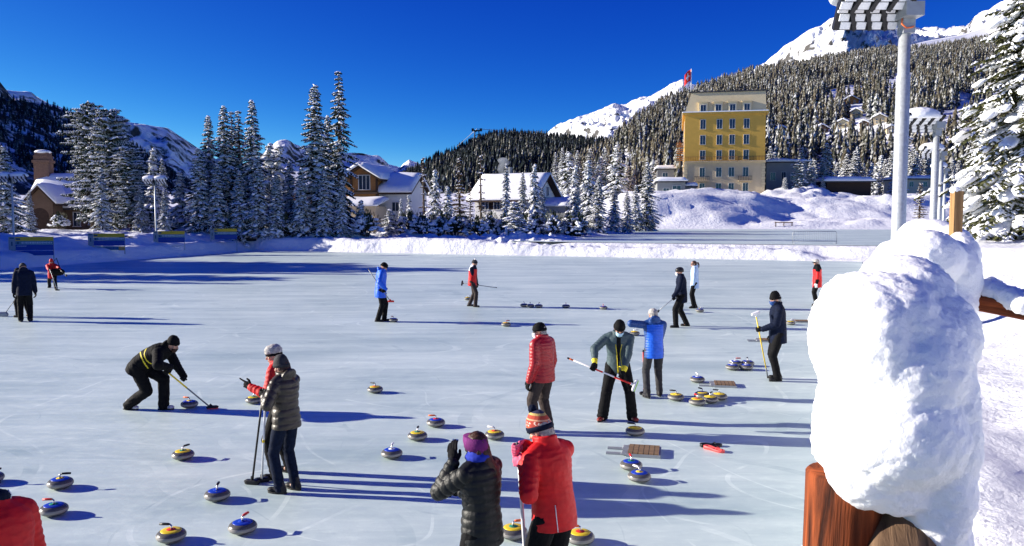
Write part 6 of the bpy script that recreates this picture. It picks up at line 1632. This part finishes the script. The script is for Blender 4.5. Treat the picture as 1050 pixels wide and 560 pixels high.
# ------------------------------------------------------------------ floodlight masts of the rink
def flood_head(parent, L=.95, wd_=.62, z=0.0, snow=True, lift=0.0, sgn=-1, n=4):
    """two rows of led bars with black louvres, seen from below"""
    body = MB(); fins = MB(); led = MB(); leds = []
    for row, (y0, z1, tilt, sk_, hh_) in enumerate(((-wd_ * .30, .17, -44, 16, .50), (wd_ * .10, -.03, -58, -20, .46))):
        rm_ = Matrix.Rotation(R(tilt), 3, 'X'); c = V((sgn * L * .5, y0, z + lift + z1)); Lr = L * (1.0 if row == 0 else .9)
        body.box(c + rm_ @ V((0, 0, .05)), (Lr, wd_ * hh_, .08), rm_)
        for k in range(n):
            x = -Lr / 2 + (k + .5) / n * Lr; mm = rm_ @ Matrix.Rotation(R(sk_), 3, 'Z')
            for q_ in (-1, 0, 1): led.box(c + rm_ @ V((x - q_ * math.sin(R(sk_)) * wd_ * hh_ * .31, q_ * wd_ * hh_ * .31, -.002)), (Lr / n * .62, wd_ * hh_ * .27, .03), rm_)
            fins.box(c + rm_ @ V((x + Lr / n * .5, 0, -.02)), (Lr / n * .24, wd_ * hh_ * 1.0, .06), mm)
        leds.append(led); led = MB()
    b = body.build('lamp_head', 'plastic_black', parent); [q_.build('led_bars', 'lamp_glass', b) for q_ in leds]; fins.build('louvres', 'metal_dark', b)
    MB().box((-.02 * sgn, 0, z + lift + .02), (.26, wd_ * .62, .20)).box((-.02 * sgn, 0, z - .16), (.17, .20, .26)).build('bracket', 'metal_grey', parent)
    if snow:
        c = MB().ell((sgn * L * .47, 0, z + lift + .26), (L * .60, 0, 0), (0, wd_ * .66, 0), (0, 0, .30), 22, 12); c.v = [(x, y, max(zz_, z + lift + .20)) for x, y, zz_ in c.v]
        me = remesh(c, .035, 'snow_pillow', 'snow_fluff', 2, lambda co: .03 * fbm(co[:, 0] * 5, co[:, 1] * 5, co[:, 2] * 5, 3, 8)); link('snow_pillow', me, b)
    return b
def mast(px, basepy, toppy, Y, r, label, name='floodlight_mast', heads=((-1,),), L=.95, wdd=.62, snow=True, z0=None):
    a = atY(px, basepy, Y); zt_ = atY(px, toppy, Y).z; z0 = gz(a.x, Y) if z0 is None else z0
    o = thing(name, label, 'lamp', (a.x, Y, z0), 0, 'floodlight masts round the rink')
    MB().tube([(0, 0, -.3), (0, 0, .1), (0, 0, (zt_ - z0) * .86), (0, 0, (zt_ - z0) * .862), (0, 0, zt_ - z0)], [r * 1.08, r * 1.06, r * 1.0, r * .86, r * .84], 24).build('pole', 'metal_galv', o, True)
    for h in heads: flood_head(o, L, wdd, zt_ - z0 + .22, snow, sgn=h[0])
    return o
m1 = mast(921, 240, 30, 12.0, .096, 'nearest thick floodlight mast cut off by the top of the picture', L=1.02, wdd=.85, z0=1.2)
cb = MB().tube([(-.09, -.10, .14 + 0), (-.11, -.13, .06), (-.05, -.15, .0), (.03, -.14, .01), (.07, -.12, .03)], .011, 8)
for ob_ in [cb.build('cable_loop', 'plastic_orange', m1, True)]: ob_.location = (0, 0, atY(921, 31, 12).z - 1.2)
mast(958, 200, 137, 24.5, .105, 'second floodlight mast with a dome of snow on its head', L=1.05, wdd=.75)
mast(964, 200, 163, 38.5, .10, 'third floodlight mast with snowy head, just right of the second', L=.98, wdd=.75)
mast(968.5, 200, 178, 53, .09, 'fourth thin floodlight mast, farthest of the right hand row', L=.9)
mast(14.5, 250, 187, 60, .07, 'twin headed lamp with snow pillows at the left edge', heads=((-1,), (1,)), L=1.15, wdd=.7)
mast(160.5, 250, 189, 72, .07, 'twin headed lamp with snow before the stone pines', heads=((-1,), (1,)), L=1.05, wdd=.7)
mast(153.5, 250, 207, 96, .07, 'lower lamp peeping out left of the second left lamp', L=.9)
mast(271, 250, 193, 83, .08, 'single headed lamp with snow before the tall spruce group', heads=((-1,), (1,)), L=.75, wdd=.8)

# ------------------------------------------------------------------ sign boards on the left bank
mat('sign_yellow', (.62, .42, .03), .6, .05); mat('sign_blue', (.02, .06, .30), .6, .05); mat('sign_teal', (.10, .22, .26), .6, .1, 14); mat('sign_grey', (.24, .30, .33), .6, .08); mat('sign_orange', (.60, .34, .10), .6, .05); mat('sign_pale', (.5, .56, .6), .6, .05); mat('sign_mark', (.05, .09, .13), .6, .05)
def sign(px0, px1, py0, py1, Y, style, label):
    a, b = atY(px0, py0, Y), atY(px1, py1, Y); W_ = b.x - a.x; Hs = a.z - b.z; zg = gz((a.x + b.x) / 2, Y)
    o = thing('sign_board', label, 'sign', (a.x, Y, zg), R(9), 'sponsor boards on the left snow bank'); zb_ = b.z - zg
    p = MB()
    for x in (.03, W_ - .03): p.box((x, .06, (zb_ + Hs) / 2 - .2), (.05, .05, zb_ + Hs + .4))
    p.build('posts', 'metal_grey', o)
    def panel(n, x0, x1, z0, z1, m, dy=0): return MB().box(((x0 + x1) / 2 * W_, dy, zb_ + (z0 + z1) / 2 * Hs), ((x1 - x0) * W_, .03, (z1 - z0) * Hs)).build(n, m, o)
    def marks(par, x0, x1, z, h, m, n, seed):
        r_ = random.Random(seed); q = MB(); x = x0
        while x < x1:
            w_ = r_.uniform(.012, .026); q.box(((x + w_ / 2) * W_, -.020, zb_ + z * Hs), (w_ * W_, .008, h * Hs * r_.choice((1, 1, .7)))); x += w_ + r_.uniform(.006, .014)
        q.build('lettering', m, par)
    lo = .26 if style in ('script', 'orange') else .0 if style == 'plain' else .22
    c = panel('score_column', 0, .15, lo, 1, 'sign_grey'); MB().box((.075 * W_, -.02, zb_ + (lo + 1) / 2 * Hs), (.03 * W_, .01, .22 * Hs)).build('figure', 'sign_mark', c); MB().box((.075 * W_, -.02, zb_ + .93 * Hs), (.10 * W_, .01, .07 * Hs)).build('figure', 'sign_mark', c)
    t_ = panel('yellow_band', .155, 1, .78, 1, 'sign_yellow'); MB().box((.215 * W_, -.02, zb_ + .88 * Hs), (.10 * W_, .008, .10 * Hs)).build('lettering', 'sign_mark', t_)
    s1 = panel('teal_band', .155, 1, .58, .775, 'sign_teal'); marks(s1, .28, .97, .68, .10, 'sign_pale', 20, 3); MB().box((.21 * W_, -.02, zb_ + .67 * Hs), (.04 * W_, .008, .12 * Hs)).build('lettering', 'sign_mark', s1)
    s2 = panel('blue_band', .155, 1, lo + .02, .575, 'sign_blue'); 
    if style == 'script':
        marks(s2, .18, .40, .50, .05, 'sign_pale', 8, 5)
        bt = panel('bottom_board', 0.02, 1.0, 0, .245, 'sign_blue', -.01); marks(bt, .40, .64, .12, .12, 'sign_pale', 8, 9)
    elif style == 'orange':
        bt = panel('bottom_board', 0.0, 1.0, 0.02, .245, 'sign_teal', -.0); marks(bt, .2, .82, .13, .09, 'sign_blue', 14, 9)
        for x0, x1 in ((0, .17), (.83, 1)): MB().box(((x0 + x1) / 2 * W_, -.018, zb_ + .12 * Hs), ((x1 - x0) * W_, .012, .23 * Hs)).build('orange_patch', 'sign_orange', bt)
    elif style == 'frame':
        q = MB(); q.box((W_ / 2, .03, zb_), (W_, .04, .04)); q.build('lower_rail', 'metal_grey', o)
    return o
def ysign(px, off=1.5):
    k = (px - 525) / FPX; y = 40.0
    while line_side(k * y, y, LA, ld) < off: y -= -.05 if line_side(k * y, y, LA, ld) < line_side(k * (y + .05), y + .05, LA, ld) else .05
    return y
sign(8.5, 52, 243, 262, ysign(30), 'script', 'largest sponsor board with dark blue foot, nearest the left edge')
sign(90, 126, 239.5, 257, ysign(108), 'orange', 'sponsor board with orange corners below the stone pines')
sign(157, 188, 237, 252.5, ysign(172), 'frame', 'third sponsor board standing on thin legs')
sign(215.5, 242, 234.5, 249, ysign(228, 1.0), 'frame', 'fourth and smallest sponsor board with an empty frame below')

# small things round the ice
def dark_roll(px, py, Y, L, r, label, rz=0):
    p = atY(px, py, Y); o = thing('rubber_mat', label, 'mat', (p.x, Y, max(0, gz(p.x, Y)) + .02), R(rz), 'dark rubber mats by the left bank')
    MB().tube([(-L / 2, 0, r * .4), (-L * .2, .03, r * .5), (L * .2, -.02, r * .5), (L / 2, 0, r * .4)], [r * .7, r, r, r * .7], 12, (.55, 1.0)).build('roll', 'plastic_black', o, True)
    MB().tube([(-L / 2 - .02, 0, r * .4), (-L / 2 + .04, 0, r * .4)], r * .75, 12, (.55, 1.0)).build('end', 'metal_dark', o, True)
dark_roll(130, 263, gp(130, 263.5).y, 1.1, .10, 'long flat dark mat lying at the foot of the left bank')
dark_roll(257, 254.5, 80.5, 1.6, .28, 'rolled dark mat on the bank right of the fourth sponsor board', 4)
b = atY(316, 240, 85); o = thing('litter_bin', 'white bin with a snow cap between the trees and the heap', 'bin', (b.x, 85, gz(b.x, 85)))
MB().box((0, 0, .35), (.12, .12, .9)).build('post', 'metal_grey', o); MB().box((0, 0, 1.15), (.62, .5, .95), taper=.92).build('bin_body', 'plastic_white', o); MB().ell((0, 0, 1.65), (.36, 0, 0), (0, .3, 0), (0, 0, .12), 14, 7).build('snow_pillow', 'snow_fluff', o, True)
b = atY(519, 227, 87.5); o = thing('hydrant', 'small white hydrant capped with snow before the garden bushes', 'hydrant', (b.x, 87.5, gz(b.x, 87.5)))
MB().lathe([(.16, 0), (.17, .5), (.12, .62), (.12, .75), (.04, .85)], 14).build('hydrant_body', 'plastic_white', o, True); MB().ell((0, 0, .86), (.18, 0, 0), (0, .18, 0), (0, 0, .12), 12, 7).build('snow_pillow', 'snow_fluff', o, True)
# crowd barrier standing behind the ridge
yb_ = 67.5; a_, b_ = atY(812.5, 258, yb_), atY(857.5, 258, yb_); o = thing('crowd_barrier', 'thin steel crowd barrier standing on the upper ice behind the ridge', 'barrier', (a_.x, yb_, ZU)); L_ = b_.x - a_.x; hh = 1.02
fr_ = MB().tube([(0, 0, 0), (0, 0, hh - .1), (.1, 0, hh), (L_ - .1, 0, hh), (L_, 0, hh - .1), (L_, 0, 0)], .022, 8); fr_.tube([(0, 0, .18), (L_, 0, .18)], .018, 8); fr_.build('frame', 'metal_grey', o, True)
br_ = MB()
for k in range(1, 24): br_.tube([(L_ * k / 24, 0, .18), (L_ * k / 24, 0, hh)], .006, 6)
br_.build('bars', 'metal_grey', o, True)
for x in (.1, L_ - .1): MB().box((x, 0, .02), (.06, .6, .03)).build('foot', 'metal_grey', o)
a_ = atY(795, 227, 150); o = thing('wooden_rail', 'low brown rail poking from the snow by the heaps', 'fence', (a_.x, 150, gz(a_.x, 150)))
MB().box((1.6, 0, .75), (3.4, .12, .16)).build('rail', 'wood_orange', o)
for x in (0.1, 1.6, 3.1): MB().box((x, 0, .3), (.14, .14, 1.0)).build('post', 'wood_dark', o)

# cable way on the skyline
p = on_hill(oB, 489, 147); pt_ = atY(489, 134, p.y); pz = p.z - 3
o = thing('cableway_tower', 'small steel cableway tower on the skyline of the dark hill', 'tower', (p.x, p.y, pz)); Ht = pt_.z - pz
t_ = MB()
for sg in (-1, 1):
    t_.tube([(sg * 3.0, -1, 0), (sg * 1.6, 0, Ht)], .45, 6); t_.tube([(sg * 3.0, 3, 0), (sg * 1.6, 0, Ht)], .45, 6)
for k in range(4): zq = Ht * (.25 + .22 * k); t_.tube([(-2.6 + k * .3, 0, zq), (2.6 - k * .3, 0, zq + Ht * .1)], .3, 6)
t_.build('lattice_mast', 'metal_dark', o); MB().box((0, 0, Ht), (9, 1.4, 1.2)).box((-3.5, 0, Ht + 1.2), (2, 1.2, 1.4)).box((3.5, 0, Ht + 1.2), (2, 1.2, 1.4)).build('cross_arm', 'metal_dark', o)
def cable(lbl, pts):
    q = MB().tube(pts, .22, 5).build('cable', 'metal_grey', None, True); tag(q, lbl, 'cable')
e1 = atY(424, 166, 1500); e2 = atY(612, 118, 1900); top = V((p.x, p.y, pt_.z + 1.5))
cable('cable running down left from the cableway tower', [top + (e1 - top) * t + V((0, 0, -14 * math.sin(math.pi * t))) for t in [i / 14 for i in range(15)]])
cable('cable running right from the cableway tower to the snow peak', [top + (e2 - top) * t + V((0, 0, -16 * math.sin(math.pi * t))) for t in [i / 14 for i in range(15)]])
